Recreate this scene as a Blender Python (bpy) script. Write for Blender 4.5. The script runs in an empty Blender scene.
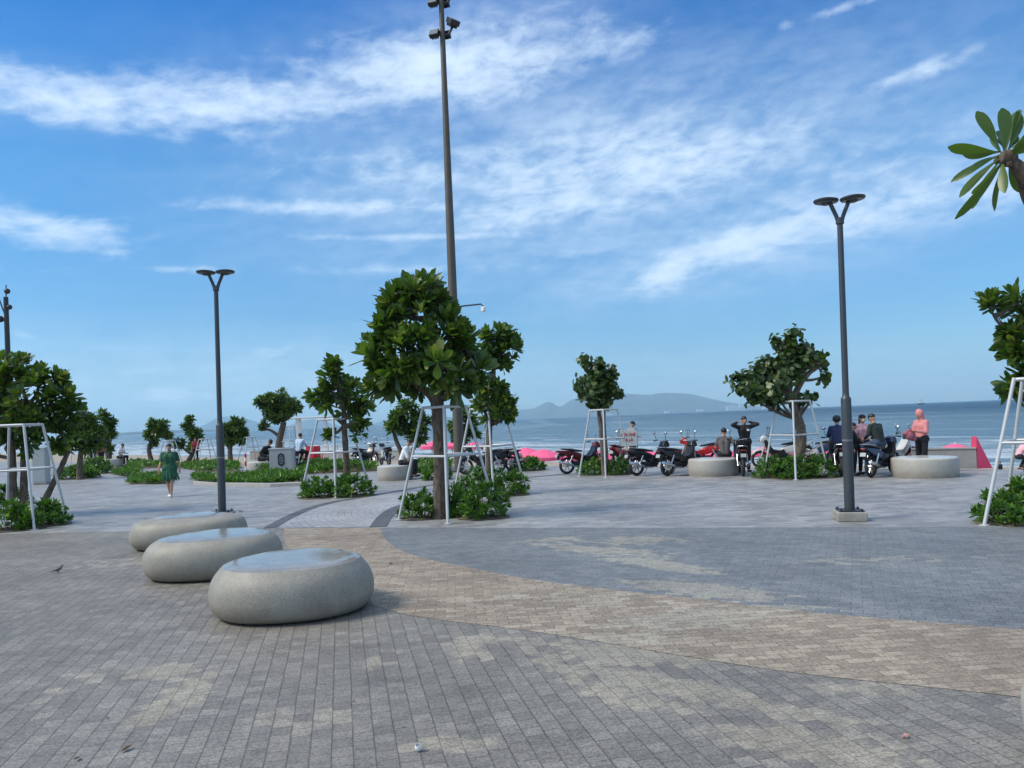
import bpy, bmesh, math, random
import numpy as np
from mathutils import Vector, Matrix
R = math.radians
random.seed(7); rng = np.random.default_rng(7)
scene = bpy.context.scene
COL = scene.collection

# ------------------------------------------------------------------ camera
H = 1.9; F = 770.0
PITCH, ROLL = R(0.4), R(2.3)
CY = 413.8
fw = Vector((0, math.cos(PITCH), math.sin(PITCH))); r0 = Vector((1, 0, 0)); u0 = Vector((0, -math.sin(PITCH), math.cos(PITCH)))
rt = r0 * math.cos(ROLL) - u0 * math.sin(ROLL); up = r0 * math.sin(ROLL) + u0 * math.cos(ROLL)
cam = bpy.data.cameras.new('camera'); camo = bpy.data.objects.new('camera', cam); COL.objects.link(camo)
M = Matrix((rt, up, -fw)).transposed().to_4x4(); M.translation = Vector((0, 0, H)); camo.matrix_world = M
cam.sensor_width = 36; cam.lens = F / 1024 * 36; cam.clip_start = 0.05; cam.clip_end = 60000; cam.shift_y = (CY - 384) / 1024
scene.camera = camo

def ray(px, py): return (fw * F + rt * (px - 512) - up * (py - CY)).normalized()
def at(px, py, z=0.0):
    d = ray(px, py); t = (z - H) / d.z
    return Vector((d.x * t, d.y * t, z))
def W(px, py, Y):
    d = ray(px, py); t = Y / d.y
    return Vector((d.x * t, Y, H + d.z * t))
def azel(px, py):
    d = ray(px, py); return math.atan2(d.x, d.y), math.asin(d.z)

# ------------------------------------------------------------------ world, sun, exposure
SUN_EL, SUN_AZ = 46.0, 258.0       # azimuth clockwise from +Y: to the left of the camera
world = bpy.data.worlds.new('World'); scene.world = world; world.use_nodes = True
wn = world.node_tree; wn.nodes.clear(); wl = wn.links
def N(t, typ, **kw):
    n = t.nodes.new(typ)
    for k, v in kw.items(): setattr(n, k, v)
    return n
def mth(t, op, a, b=None, c=None, clamp=False):
    n = t.nodes.new('ShaderNodeMath'); n.operation = op; n.use_clamp = clamp
    for i, v in enumerate((a, b, c)):
        if v is None: continue
        if isinstance(v, (int, float)): n.inputs[i].default_value = v
        else: t.links.new(v, n.inputs[i])
    return n.outputs[0]
def mixc(t, fac, a, b, mode='MIX'):
    n = t.nodes.new('ShaderNodeMix'); n.data_type = 'RGBA'; n.blend_type = mode
    for s, v in ((n.inputs[0], fac), (n.inputs[6], a), (n.inputs[7], b)):
        if isinstance(v, (int, float)): s.default_value = v
        elif isinstance(v, tuple): s.default_value = (*v, 1) if len(v) == 3 else v
        else: t.links.new(v, s)
    return n.outputs[2]
def smooth(t, v, a, b, lo=0.0, hi=1.0):
    n = t.nodes.new('ShaderNodeMapRange'); n.interpolation_type = 'SMOOTHSTEP'
    t.links.new(v, n.inputs[0])
    for i, x in enumerate((a, b, lo, hi)): n.inputs[i + 1].default_value = x
    return n.outputs[0]
def ellipse_mask(t, U, V, blobs):
    """soft elliptical patches: (u, v, ru, rv, angle, strength)"""
    acc = None
    for (u, v, ru, rv, a, s) in blobs:
        du = mth(t, 'SUBTRACT', U, u); dv = mth(t, 'SUBTRACT', V, v)
        ca, sa = math.cos(a), math.sin(a)
        p = mth(t, 'MULTIPLY_ADD', dv, sa / ru, mth(t, 'MULTIPLY', du, ca / ru))
        q = mth(t, 'MULTIPLY_ADD', dv, ca / rv, mth(t, 'MULTIPLY', du, -sa / rv))
        r2 = mth(t, 'ADD', mth(t, 'MULTIPLY', p, p), mth(t, 'MULTIPLY', q, q))
        g = mth(t, 'MULTIPLY', mth(t, 'EXPONENT', mth(t, 'MULTIPLY', r2, -1.0)), s)
        acc = g if acc is None else mth(t, 'MAXIMUM', acc, g)
    return acc

sky = N(wn, 'ShaderNodeTexSky', sky_type='NISHITA', sun_disc=False)
sky.sun_elevation = R(SUN_EL); sky.sun_rotation = R(SUN_AZ); sky.air_density = 1.0; sky.dust_density = 0.6; sky.ozone_density = 1.6
tc = N(wn, 'ShaderNodeTexCoord'); sp = N(wn, 'ShaderNodeSeparateXYZ'); wl.new(tc.outputs['Generated'], sp.inputs[0])
dx, dy, dz = sp.outputs
AZ = mth(wn, 'ARCTAN2', dx, dy); EL = mth(wn, 'ARCSINE', dz)
# tint of the clear sky by height
tint = N(wn, 'ShaderNodeValToRGB'); wl.new(mth(wn, 'MAXIMUM', EL, 0.0), tint.inputs[0])
cr = tint.color_ramp; cr.elements[0].position = 0.0; cr.elements[0].color = (0.42, 0.60, 0.80, 1)
cr.elements[1].position = 0.5; cr.elements[1].color = (0.05, 0.56, 1.12, 1)
e = cr.elements.new(0.10); e.color = (0.38, 0.66, 0.90, 1); e = cr.elements.new(0.31); e.color = (0.24, 0.72, 1.05, 1)
clear = mixc(wn, 1.0, sky.outputs[0], tint.outputs[0], 'MULTIPLY')
# clouds: noise on a high flat layer, gathered in a few banks
den = mth(wn, 'ADD', mth(wn, 'MAXIMUM', dz, 0.0), 0.16)
cx = mth(wn, 'DIVIDE', dx, den); cy = mth(wn, 'DIVIDE', dy, den)
cv = N(wn, 'ShaderNodeCombineXYZ'); wl.new(cx, cv.inputs[0]); wl.new(mth(wn, 'MULTIPLY', cy, 1.5), cv.inputs[1])
nz = N(wn, 'ShaderNodeTexNoise'); wl.new(cv.outputs[0], nz.inputs['Vector'])
nz.inputs['Scale'].default_value = 3.0; nz.inputs['Detail'].default_value = 9; nz.inputs['Roughness'].default_value = 0.62; nz.inputs['Distortion'].default_value = 0.35
cv2 = N(wn, 'ShaderNodeCombineXYZ'); wl.new(AZ, cv2.inputs[0]); wl.new(mth(wn, 'MULTIPLY_ADD', AZ, -.25, mth(wn, 'MULTIPLY', EL, 2.1)), cv2.inputs[1])
nz2 = N(wn, 'ShaderNodeTexNoise'); wl.new(cv2.outputs[0], nz2.inputs['Vector'])
nz2.inputs['Scale'].default_value = 26.0; nz2.inputs['Detail'].default_value = 8; nz2.inputs['Distortion'].default_value = .25; nz2.inputs['Roughness'].default_value = 0.6
def sky_blob(px, py, rx, ry, slope, s):
    a, e_ = azel(px, py); return (a, e_, rx / F, ry / F, slope, s)
banks = [sky_blob(60, 98, 190, 24, -0.02, 1.0), sky_blob(240, 98, 200, 27, 0.10, 1.05), sky_blob(440, 68, 200, 38, 0.10, 1.0),
         sky_blob(600, 45, 90, 22, 0.05, .7), sky_blob(110, 125, 170, 12, 0.0, .6),
         sky_blob(430, 165, 190, 26, 0.03, .62), sky_blob(640, 165, 190, 46, 0.03, .78), sky_blob(330, 207, 170, 9, 0.02, .85),
         sky_blob(560, 205, 160, 20, 0.1, .85), sky_blob(40, 226, 95, 24, -0.1, .95), sky_blob(0, 268, 60, 8, 0, .6),
         sky_blob(670, 272, 55, 20, 0.5, 1.05), sky_blob(760, 238, 120, 20, 0.22, 1.05), sky_blob(900, 205, 110, 20, 0.15, .9), sky_blob(1010, 190, 60, 22, .1, .8),
         sky_blob(860, 160, 160, 36, 0.0, .45), sky_blob(420, 237, 160, 5, 0.0, .8), sky_blob(200, 270, 90, 5, 0.0, .6), sky_blob(400, 270, 160, 8, 0.0, .5), sky_blob(560, 258, 60, 8, .1, .6),
         sky_blob(915, 74, 55, 10, 0.15, .75), sky_blob(783, 25, 14, 6, 0, .8), sky_blob(850, 5, 60, 6, 0.1, .75), sky_blob(268, 352, 26, 8, 0, .8), sky_blob(170, 398, 50, 12, 0, .85), sky_blob(25, 335, 26, 6, -.3, .5), sky_blob(690, 378, 10, 3, 0, .5),
         sky_blob(240, 395, 260, 22, 0, .32)]
mask = ellipse_mask(wn, AZ, EL, banks)
nn = mth(wn, 'ADD', mth(wn, 'MULTIPLY', nz.outputs[0], 0.52), mth(wn, 'MULTIPLY', nz2.outputs[0], 0.48))
cl = smooth(wn, mth(wn, 'ADD', mth(wn, 'MULTIPLY', mask, 0.46), nn), 0.64, 1.12)
wis = mth(wn, 'MULTIPLY', smooth(wn, nz.outputs[0], 0.45, 0.8), 0.035)
cl = mth(wn, 'MULTIPLY', mth(wn, 'MAXIMUM', cl, wis), 0.92)
veil = ellipse_mask(wn, AZ, EL, [sky_blob(600, 170, 300, 85, .05, .70), sky_blob(800, 160, 230, 45, 0, .42), sky_blob(820, 215, 230, 50, .15, .60), sky_blob(430, 90, 200, 50, .08, .5), sky_blob(150, 110, 220, 28, .02, .22), sky_blob(240, 385, 330, 46, 0, .40), sky_blob(700, 390, 400, 40, 0, .22), sky_blob(660, 262, 120, 34, .2, .55), sky_blob(500, 25, 130, 36, .05, .4)])
veil = mth(wn, 'MULTIPLY', veil, smooth(wn, nn, .30, .66, .30, 1.0))
cl = mth(wn, 'SUBTRACT', mth(wn, 'ADD', cl, veil), mth(wn, 'MULTIPLY', cl, veil))
# broken cloud added out of view, overhead and behind the camera, as neutral fill
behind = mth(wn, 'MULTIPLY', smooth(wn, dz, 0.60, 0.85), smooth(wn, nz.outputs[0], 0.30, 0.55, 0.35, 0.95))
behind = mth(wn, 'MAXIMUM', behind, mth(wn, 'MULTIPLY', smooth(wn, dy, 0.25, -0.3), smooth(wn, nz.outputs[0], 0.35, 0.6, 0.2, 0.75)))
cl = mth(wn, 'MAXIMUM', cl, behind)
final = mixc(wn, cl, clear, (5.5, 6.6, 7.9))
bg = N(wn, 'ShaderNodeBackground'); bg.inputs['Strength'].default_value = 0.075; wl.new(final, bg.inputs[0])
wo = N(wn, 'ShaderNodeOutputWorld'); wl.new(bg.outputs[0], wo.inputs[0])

sl = bpy.data.lights.new('sun', 'SUN'); sl.energy = 2.0; sl.angle = R(20); sl.color = (1.0, 0.91, 0.77)
so = bpy.data.objects.new('sun', sl); COL.objects.link(so)
sd = Vector((math.sin(R(SUN_AZ)) * math.cos(R(SUN_EL)), math.cos(R(SUN_AZ)) * math.cos(R(SUN_EL)), math.sin(R(SUN_EL))))
so.rotation_euler = sd.to_track_quat('Z', 'Y').to_euler()

scene.render.engine = 'CYCLES'; scene.cycles.volume_bounces = 2
scene.view_settings.view_transform = 'Standard'; scene.view_settings.look = 'None'
scene.view_settings.gamma = 1.0; scene.view_settings.use_curve_mapping = False
scene.view_settings.exposure = 1.0

# ------------------------------------------------------------------ materials
MATS = {}
def mat(name, col, rough=0.6, metal=0.0, noise=0.12, nscale=8.0, bump=0.0, bscale=60.0, spec=0.5, emit=None):
    if name in MATS: return MATS[name]
    m = bpy.data.materials.new(name); m.use_nodes = True; t = m.node_tree; b = t.nodes['Principled BSDF']
    b.inputs['Roughness'].default_value = rough; b.inputs['Metallic'].default_value = metal
    b.inputs['Specular IOR Level'].default_value = spec
    c = N(t, 'ShaderNodeTexCoord'); n = N(t, 'ShaderNodeTexNoise'); t.links.new(c.outputs['Object'], n.inputs['Vector'])
    n.inputs['Scale'].default_value = nscale; n.inputs['Detail'].default_value = 5
    lo = tuple(x * (1 - noise) for x in col); hi = tuple(min(1, x * (1 + noise)) for x in col)
    t.links.new(mixc(t, n.outputs[0], lo, hi), b.inputs['Base Color'])
    if bump:
        n2 = N(t, 'ShaderNodeTexNoise'); t.links.new(c.outputs['Object'], n2.inputs['Vector']); n2.inputs['Scale'].default_value = bscale; n2.inputs['Detail'].default_value = 4
        bp = N(t, 'ShaderNodeBump'); bp.inputs['Strength'].default_value = bump; bp.inputs['Distance'].default_value = 0.02
        t.links.new(n2.outputs[0], bp.inputs['Height']); t.links.new(bp.outputs[0], b.inputs['Normal'])
    MATS[name] = m; return m

def leafmat(name, dark, light, young, rough=0.38):
    m = bpy.data.materials.new(name); m.use_nodes = True; t = m.node_tree; b = t.nodes['Principled BSDF']
    a = N(t, 'ShaderNodeAttribute', attribute_name='tone')
    rp = N(t, 'ShaderNodeValToRGB'); t.links.new(a.outputs['Fac'], rp.inputs[0])
    rp.color_ramp.elements[0].color = (*dark, 1); rp.color_ramp.elements[1].color = (*young, 1); e = rp.color_ramp.elements.new(.7); e.color = (*light, 1)
    b.inputs['Roughness'].default_value = rough
    t.links.new(rp.outputs[0], b.inputs['Base Color'])
    tr = N(t, 'ShaderNodeBsdfTranslucent'); t.links.new(mixc(t, 1.0, rp.outputs[0], (1.3, 1.5, .5), 'MULTIPLY'), tr.inputs[0])
    mx = N(t, 'ShaderNodeMixShader'); mx.inputs[0].default_value = 0.34
    t.links.new(b.outputs[0], mx.inputs[1]); t.links.new(tr.outputs[0], mx.inputs[2]); t.links.new(mx.outputs[0], t.nodes['Material Output'].inputs[0])
    MATS[name] = m; return m
LEAF_TREE = leafmat('leaf_tree', (.030, .068, .013), (.105, .175, .032), (.22, .25, .06), .36)
LEAF_GRAPE = leafmat('leaf_grape', (.030, .064, .018), (.090, .145, .040), (.17, .14, .06), .4)
LEAF_SHRUB = leafmat('leaf_shrub', (.030, .085, .010), (.085, .19, .022), (.17, .27, .05), .36)

def bark(name, c1, c2):
    m = bpy.data.materials.new(name); m.use_nodes = True; t = m.node_tree; b = t.nodes['Principled BSDF']
    c = N(t, 'ShaderNodeTexCoord'); mp = N(t, 'ShaderNodeMapping'); mp.inputs['Scale'].default_value = (14, 14, 4); t.links.new(c.outputs['Object'], mp.inputs[0])
    n = N(t, 'ShaderNodeTexNoise'); t.links.new(mp.outputs[0], n.inputs['Vector']); n.inputs['Detail'].default_value = 7; n.inputs['Scale'].default_value = 1.6; n.inputs['Roughness'].default_value = .7
    t.links.new(mixc(t, smooth(t, n.outputs[0], .35, .65), c1, c2), b.inputs['Base Color']); b.inputs['Roughness'].default_value = .9
    bp = N(t, 'ShaderNodeBump'); bp.inputs['Strength'].default_value = .8; bp.inputs['Distance'].default_value = .03; t.links.new(n.outputs[0], bp.inputs['Height']); t.links.new(bp.outputs[0], b.inputs['Normal'])
    return m
BARK = bark('bark_brown', (.050, .036, .026), (.15, .115, .085)); BARK_PALE = bark('bark_pale', (.07, .052, .038), (.21, .165, .12))

def paver(name, ang, bw, rh, c1, c2, joint, msize=.006, rough=.62, offset=.5, stain=None, stain_col=(.30, .268, .205), polar=None, mott=.25, bump=.5, rows=0.0):
    m = bpy.data.materials.new(name); m.use_nodes = True; t = m.node_tree; b = t.nodes['Principled BSDF']
    c = N(t, 'ShaderNodeTexCoord'); s = N(t, 'ShaderNodeSeparateXYZ'); t.links.new(c.outputs['Object'], s.inputs[0])
    if polar:
        ux = mth(t, 'SUBTRACT', s.outputs[0], polar[0]); uy = mth(t, 'SUBTRACT', s.outputs[1], polar[1])
        rr = mth(t, 'SQRT', mth(t, 'ADD', mth(t, 'MULTIPLY', ux, ux), mth(t, 'MULTIPLY', uy, uy)))
        th = mth(t, 'MULTIPLY', mth(t, 'ARCTAN2', uy, ux), polar[2])
        cb = N(t, 'ShaderNodeCombineXYZ'); t.links.new(th, cb.inputs[0]); t.links.new(rr, cb.inputs[1]); vec = cb.outputs[0]
    else:
        mp = N(t, 'ShaderNodeMapping'); mp.inputs['Rotation'].default_value = (0, 0, -ang); t.links.new(c.outputs['Object'], mp.inputs[0]); vec = mp.outputs[0]
    wob = N(t, 'ShaderNodeTexNoise'); t.links.new(c.outputs['Object'], wob.inputs['Vector']); wob.inputs['Scale'].default_value = 2.0
    wv = N(t, 'ShaderNodeVectorMath', operation='MULTIPLY_ADD'); t.links.new(wob.outputs['Color'], wv.inputs[0]); wv.inputs[1].default_value = (.012, .012, 0); t.links.new(vec, wv.inputs[2]); vec = wv.outputs[0]
    br = N(t, 'ShaderNodeTexBrick'); t.links.new(vec, br.inputs['Vector']); br.offset = offset
    br.inputs['Scale'].default_value = 1.0; br.inputs['Brick Width'].default_value = bw; br.inputs['Row Height'].default_value = rh
    br.inputs['Mortar Size'].default_value = msize; br.inputs['Mortar Smooth'].default_value = .6; br.inputs['Bias'].default_value = -.1
    br.inputs['Color1'].default_value = (*c1, 1); br.inputs['Color2'].default_value = (*c2, 1); br.inputs['Mortar'].default_value = (*joint, 1)
    n1 = N(t, 'ShaderNodeTexNoise'); t.links.new(c.outputs['Object'], n1.inputs['Vector']); n1.inputs['Scale'].default_value = .55; n1.inputs['Detail'].default_value = 7; n1.inputs['Roughness'].default_value = .6
    n2 = N(t, 'ShaderNodeTexNoise'); t.links.new(c.outputs['Object'], n2.inputs['Vector']); n2.inputs['Scale'].default_value = 55; n2.inputs['Detail'].default_value = 5; n2.inputs['Roughness'].default_value = .75
    n3 = N(t, 'ShaderNodeTexNoise'); t.links.new(c.outputs['Object'], n3.inputs['Vector']); n3.inputs['Scale'].default_value = 6; n3.inputs['Detail'].default_value = 6; n3.inputs['Roughness'].default_value = .7
    col = br.outputs['Color']
    if rows:
        sy = N(t, 'ShaderNodeSeparateXYZ'); t.links.new(vec, sy.inputs[0]); fr = mth(t, 'FRACT', mth(t, 'DIVIDE', sy.outputs[1], rh)); dd = mth(t, 'MINIMUM', fr, mth(t, 'SUBTRACT', 1.0, fr))
        col = mixc(t, mth(t, 'MULTIPLY', smooth(t, dd, .0, rows, 1, 0), mth(t, 'ADD', .45, mth(t, 'MULTIPLY', n3.outputs[0], .5))), col, joint)
    if stain:
        mk = ellipse_mask(t, s.outputs[0], s.outputs[1], stain)
        b2 = N(t, 'ShaderNodeTexBrick'); t.links.new(vec, b2.inputs['Vector']); b2.offset = offset
        for k_, v_ in (('Scale', 1.0), ('Brick Width', bw), ('Row Height', rh), ('Mortar Size', 0.0), ('Bias', 0.0)): b2.inputs[k_].default_value = v_
        b2.inputs['Color1'].default_value = (0, 0, 0, 1); b2.inputs['Color2'].default_value = (1, 1, 1, 1)
        mk = mth(t, 'ADD', mk, mth(t, 'MULTIPLY', mth(t, 'MULTIPLY', mth(t, 'SUBTRACT', b2.outputs['Color'], .5), .55), smooth(t, mk, .02, .25, 0, .65)))
        sf = smooth(t, mth(t, 'ADD', mth(t, 'MULTIPLY', mk, .62), mth(t, 'MULTIPLY', mth(t, 'ADD', n3.outputs[0], n1.outputs[0]), .5)), .68, .90, 0, .66)
        stc = mixc(t, n3.outputs[0], tuple(x * .82 for x in stain_col), tuple(x * 1.15 for x in stain_col))
        sf = mth(t, 'MULTIPLY', sf, mth(t, 'SUBTRACT', 1.0, mth(t, 'MULTIPLY', br.outputs['Fac'], .6)))
        col = mixc(t, sf, col, stc)
    g = mth(t, 'ADD', mth(t, 'MULTIPLY', smooth(t, n1.outputs[0], .3, .7), mott), 1 - mott * .5)
    g = mth(t, 'MULTIPLY', g, mth(t, 'ADD', mth(t, 'MULTIPLY', smooth(t, n2.outputs[0], .34, .66), .7), .65))
    g = mth(t, 'MULTIPLY', g, mth(t, 'ADD', mth(t, 'MULTIPLY', smooth(t, n3.outputs[0], .3, .7), .24), .88))
    vo = N(t, 'ShaderNodeTexVoronoi'); t.links.new(c.outputs['Object'], vo.inputs['Vector']); vo.inputs['Scale'].default_value = 2.6
    g = mth(t, 'MULTIPLY', g, smooth(t, vo.outputs['Distance'], .035, .06, .62, 1.0))
    n5 = N(t, 'ShaderNodeTexNoise'); t.links.new(c.outputs['Object'], n5.inputs['Vector']); n5.inputs['Scale'].default_value = 1.7; n5.inputs['Detail'].default_value = 9; n5.inputs['Roughness'].default_value = .75
    g = mth(t, 'MULTIPLY', g, smooth(t, n5.outputs[0], .50, .68, 1.0, .76))
    vs = N(t, 'ShaderNodeVectorMath', operation='SCALE'); t.links.new(col, vs.inputs[0]); t.links.new(g, vs.inputs['Scale'])
    t.links.new(vs.outputs[0], b.inputs['Base Color'])
    b.inputs['Roughness'].default_value = rough
    hh = mth(t, 'ADD', mth(t, 'MULTIPLY', br.outputs['Fac'], -1.0), mth(t, 'MULTIPLY', n2.outputs[0], .35))
    bp = N(t, 'ShaderNodeBump'); bp.inputs['Strength'].default_value = bump; bp.inputs['Distance'].default_value = .004
    t.links.new(hh, bp.inputs['Height']); t.links.new(bp.outputs[0], b.inputs['Normal'])
    MATS[name] = m; return m

# ------------------------------------------------------------------ mesh helpers
class MB:
    def __init__(s): s.v = []; s.f = []; s.m = []; s.cur = 0
    def add(s, vs, fs):
        o = len(s.v); s.v += [tuple(v) for v in vs]; s.f += [tuple(i + o for i in f) for f in fs]; s.m += [s.cur] * len(fs); return s
    def box(s, c, size, rot=None, taper=1.0):
        x, y, z = (k / 2 for k in size); vs = []
        for k in (-1, 1):
            q = taper if k > 0 else 1.0
            for (i, j) in ((-1, -1), (1, -1), (1, 1), (-1, 1)): vs.append(Vector((i * x * q, j * y * q, k * z)))
        if rot is not None: vs = [rot @ v for v in vs]
        c = Vector(c); vs = [v + c for v in vs]
        return s.add(vs, [(3, 2, 1, 0), (4, 5, 6, 7), (0, 1, 5, 4), (1, 2, 6, 5), (2, 3, 7, 6), (3, 0, 4, 7)])
    def tube(s, pts, rad, n=8, cap=True, flat=None):
        pts = [Vector(p) for p in pts]; rad = rad if isinstance(rad, (list, tuple)) else [rad] * len(pts)
        vs = []; fs = []; prev = None
        for i, p in enumerate(pts):
            d = (pts[min(i + 1, len(pts) - 1)] - pts[max(i - 1, 0)]).normalized()
            if prev is None: a = d.orthogonal().normalized()
            else: a = (prev - d * prev.dot(d)).normalized()
            prev = a; b_ = d.cross(a)
            for k in range(n):
                th = 2 * math.pi * k / n; vs.append(p + (a * math.cos(th) + b_ * math.sin(th)) * rad[i])
        for i in range(len(pts) - 1):
            for k in range(n):
                k2 = (k + 1) % n; fs.append((i * n + k, i * n + k2, (i + 1) * n + k2, (i + 1) * n + k))
        if cap: fs.append(tuple(reversed(range(n)))); fs.append(tuple(range((len(pts) - 1) * n, len(pts) * n)))
        return s.add(vs, fs)
    def lathe(s, c, prof, n=24, axis='z', sx=1, sy=1):
        vs = []; fs = []; c = Vector(c)
        for (r, z) in prof:
            for k in range(n):
                th = 2 * math.pi * k / n; p = (r * math.cos(th) * sx, r * math.sin(th) * sy, z)
                if axis == 'x': p = (p[2], p[0], p[1])
                elif axis == 'y': p = (p[0], p[2], p[1])
                vs.append(c + Vector(p))
        for i in range(len(prof) - 1):
            for k in range(n):
                k2 = (k + 1) % n; q = (i * n + k, i * n + k2, (i + 1) * n + k2, (i + 1) * n + k)
                fs.append(q if axis != 'y' else q[::-1])
        fs.append(tuple(reversed(range(n)))); fs.append(tuple(range((len(prof) - 1) * n, len(prof) * n)))
        return s.add(vs, fs)
    def ell(s, c, rad, rot=None, n=14, m=9):
        vs = []; fs = []; c = Vector(c)
        for i in range(1, m):
            ph = math.pi * i / m
            for k in range(n):
                th = 2 * math.pi * k / n
                v = Vector((rad[0] * math.sin(ph) * math.cos(th), rad[1] * math.sin(ph) * math.sin(th), -rad[2] * math.cos(ph)))
                vs.append(c + (rot @ v if rot is not None else v))
        a = Vector((0, 0, -rad[2])); b_ = Vector((0, 0, rad[2]))
        if rot is not None: a = rot @ a; b_ = rot @ b_
        vs += [c + a, c + b_]; A = len(vs) - 2; B = A + 1
        for i in range(m - 2):
            for k in range(n):
                k2 = (k + 1) % n; fs.append((i * n + k, i * n + k2, (i + 1) * n + k2, (i + 1) * n + k))
        for k in range(n):
            k2 = (k + 1) % n; fs.append((A, k2, k)); fs.append((B, (m - 2) * n + k, (m - 2) * n + k2))
        return s.add(vs, fs)
    def cap(s, a, b, ra, rb, n=12):
        """tapered capsule"""
        a = Vector(a); b = Vector(b); d = (b - a); L = d.length
        if L < 1e-6: return s.ell(a, (ra, ra, ra))
        d /= L; pts = []; rad = []
        for k in range(4):
            t = math.pi / 2 * (k + .35) / 4.35; pts.append(a - d * ra * math.cos(t)); rad.append(ra * math.sin(t))
        pts.append(a); rad.append(ra)
        pts.append(b); rad.append(rb)
        for k in range(3, -1, -1):
            t = math.pi / 2 * (k + .35) / 4.35; pts.append(b + d * rb * math.cos(t)); rad.append(rb * math.sin(t))
        return s.tube(pts, rad, n)
    def puffy(s, prof, w, c=(0, 0, 0), layers=((1, .78), (.86, .93), (.5, 1.0))):
        """side profile in x,z thickened in y with rounded flanks"""
        n = len(prof); gx = sum(p[0] for p in prof) / n; gz = sum(p[1] for p in prof) / n
        rings = [(-l, q) for l, q in layers] + [(l, q) for l, q in reversed(layers)]
        vs = []; fs = []
        for (l, q) in rings:
            for (x, z) in prof: vs.append((c[0] + gx + (x - gx) * q, c[1] + l * w / 2, c[2] + gz + (z - gz) * q))
        for i in range(len(rings) - 1):
            for k in range(n):
                k2 = (k + 1) % n; fs.append((i * n + k, i * n + k2, (i + 1) * n + k2, (i + 1) * n + k))
        fs.append(tuple(reversed(range(n)))); fs.append(tuple(range((len(rings) - 1) * n, len(rings) * n)))
        return s.add(vs, fs)
    def build(s, name, mats, parent=None, smooth=False, loc=(0, 0, 0), sub=0):
        me = bpy.data.meshes.new(name); me.from_pydata([tuple(v) for v in s.v], [], s.f)
        mats = mats if isinstance(mats, (list, tuple)) else [mats]
        for m_ in mats: me.materials.append(m_)
        me.polygons.foreach_set('material_index', s.m)
        if smooth: me.polygons.foreach_set('use_smooth', [True] * len(s.f))
        bm = bmesh.new(); bm.from_mesh(me); bmesh.ops.recalc_face_normals(bm, faces=bm.faces); bm.to_mesh(me); bm.free()
        o = bpy.data.objects.new(name, me); COL.objects.link(o); o.location = loc
        if parent is not None: o.parent = parent
        if smooth:
            md = o.modifiers.new('edge', 'EDGE_SPLIT'); md.split_angle = R(50)
        if sub:
            md = o.modifiers.new('sub', 'SUBSURF'); md.levels = sub; md.render_levels = sub
        return o
def bevel(o, w=.01, seg=2):
    md = o.modifiers.new('bevel', 'BEVEL'); md.width = w; md.segments = seg; md.limit_method = 'ANGLE'; return o
def tag(o, label=None, cat=None, group=None, kind=None):
    if label: o['label'] = label
    if cat: o['category'] = cat
    if group: o['group'] = group
    if kind: o['kind'] = kind
    return o
def thing(name, label, cat, loc, rz=0, group=None):
    o = bpy.data.objects.new(name, None); COL.objects.link(o); o.location = loc; o.rotation_euler = (0, 0, rz); o.empty_display_size = .1
    return tag(o, label, cat, group)
def sheet(name, pts, z, m, kind='structure', parent=None):
    me = bpy.data.meshes.new(name); me.from_pydata([(p[0], p[1], z) for p in pts], [], [tuple(range(len(pts)))])
    me.materials.append(m); bm = bmesh.new(); bm.from_mesh(me)
    for f in bm.faces:
        f.normal_update()
        if f.normal.z < 0: f.normal_flip()
    bmesh.ops.triangulate(bm, faces=bm.faces); bm.to_mesh(me); bm.free()
    o = bpy.data.objects.new(name, me); COL.objects.link(o)
    if kind: o['kind'] = kind
    return o
def spline(pts, n=8):
    pts = [Vector(p) for p in pts]; out = []
    for i in range(len(pts) - 1):
        p0 = pts[max(i - 1, 0)]; p1 = pts[i]; p2 = pts[i + 1]; p3 = pts[min(i + 2, len(pts) - 1)]
        for k in range(n):
            t = k / n; out.append(.5 * ((2 * p1) + (p2 - p0) * t + (2 * p0 - 5 * p1 + 4 * p2 - p3) * t * t + (3 * p1 - p0 - 3 * p2 + p3) * t ** 3))
    out.append(pts[-1]); return out

# ------------------------------------------------------------------ ground, sand, sea
E1, E2 = Vector((13.6, 20.6, 0)), Vector((-26.5, 52.0, 0)); ed = (E2 - E1).normalized()      # outer edge of the plaza
A_, B_ = E1 - ed * 400, E2 + ed * 900; back = Vector((-ed.y, ed.x, 0)); back = back if back.y < 0 else -back

STB = [at(170, 690), at(150, 745), at(200, 650), at(560, 690), at(470, 745), at(620, 660), at(700, 720), at(800, 765), at(660, 690)]
def gb(px, py, rx, ry, a, s): p = at(px, py); return (p.x, p.y, rx, ry, a, s)
stain_fore = [gb(165, 672, .32, .20, 0, 1.05), gb(190, 690, .2, .55, .2, .75), gb(150, 715, .2, .25, 0, .8),
              gb(450, 745, .30, .14, 0, .95), gb(560, 668, .18, .9, .5, .7), gb(620, 655, .30, .9, 1.1, .85), gb(690, 690, .20, 1.1, .85, .95), gb(800, 745, .30, .6, 1.0, .95),
              gb(470, 650, .25, .5, .3, .55), gb(380, 660, .22, .4, 0, .5), gb(150, 560, 1.6, .9, .3, .45), gb(60, 690, .4, .9, .2, .35), gb(640, 645, .35, .3, 0, 1), gb(500, 640, .5, .25, -.3, .6), gb(860, 690, .5, .15, -.2, .6), gb(300, 720, .5, .4, .2, .35), gb(640, 700, .2, .8, .9, .6)]
stain_slate = [gb(600, 550, 1.0, .30, -.6, .95), gb(660, 565, .9, .28, -.9, 1.0), gb(700, 590, .9, .35, -.7, 1.1), gb(640, 540, 1.1, .5, 0, .75), gb(750, 608, .7, .15, -.2, 1.0), gb(560, 540, .8, .4, 0, .6), gb(900, 560, 2.2, .5, 0, .35)]
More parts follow.
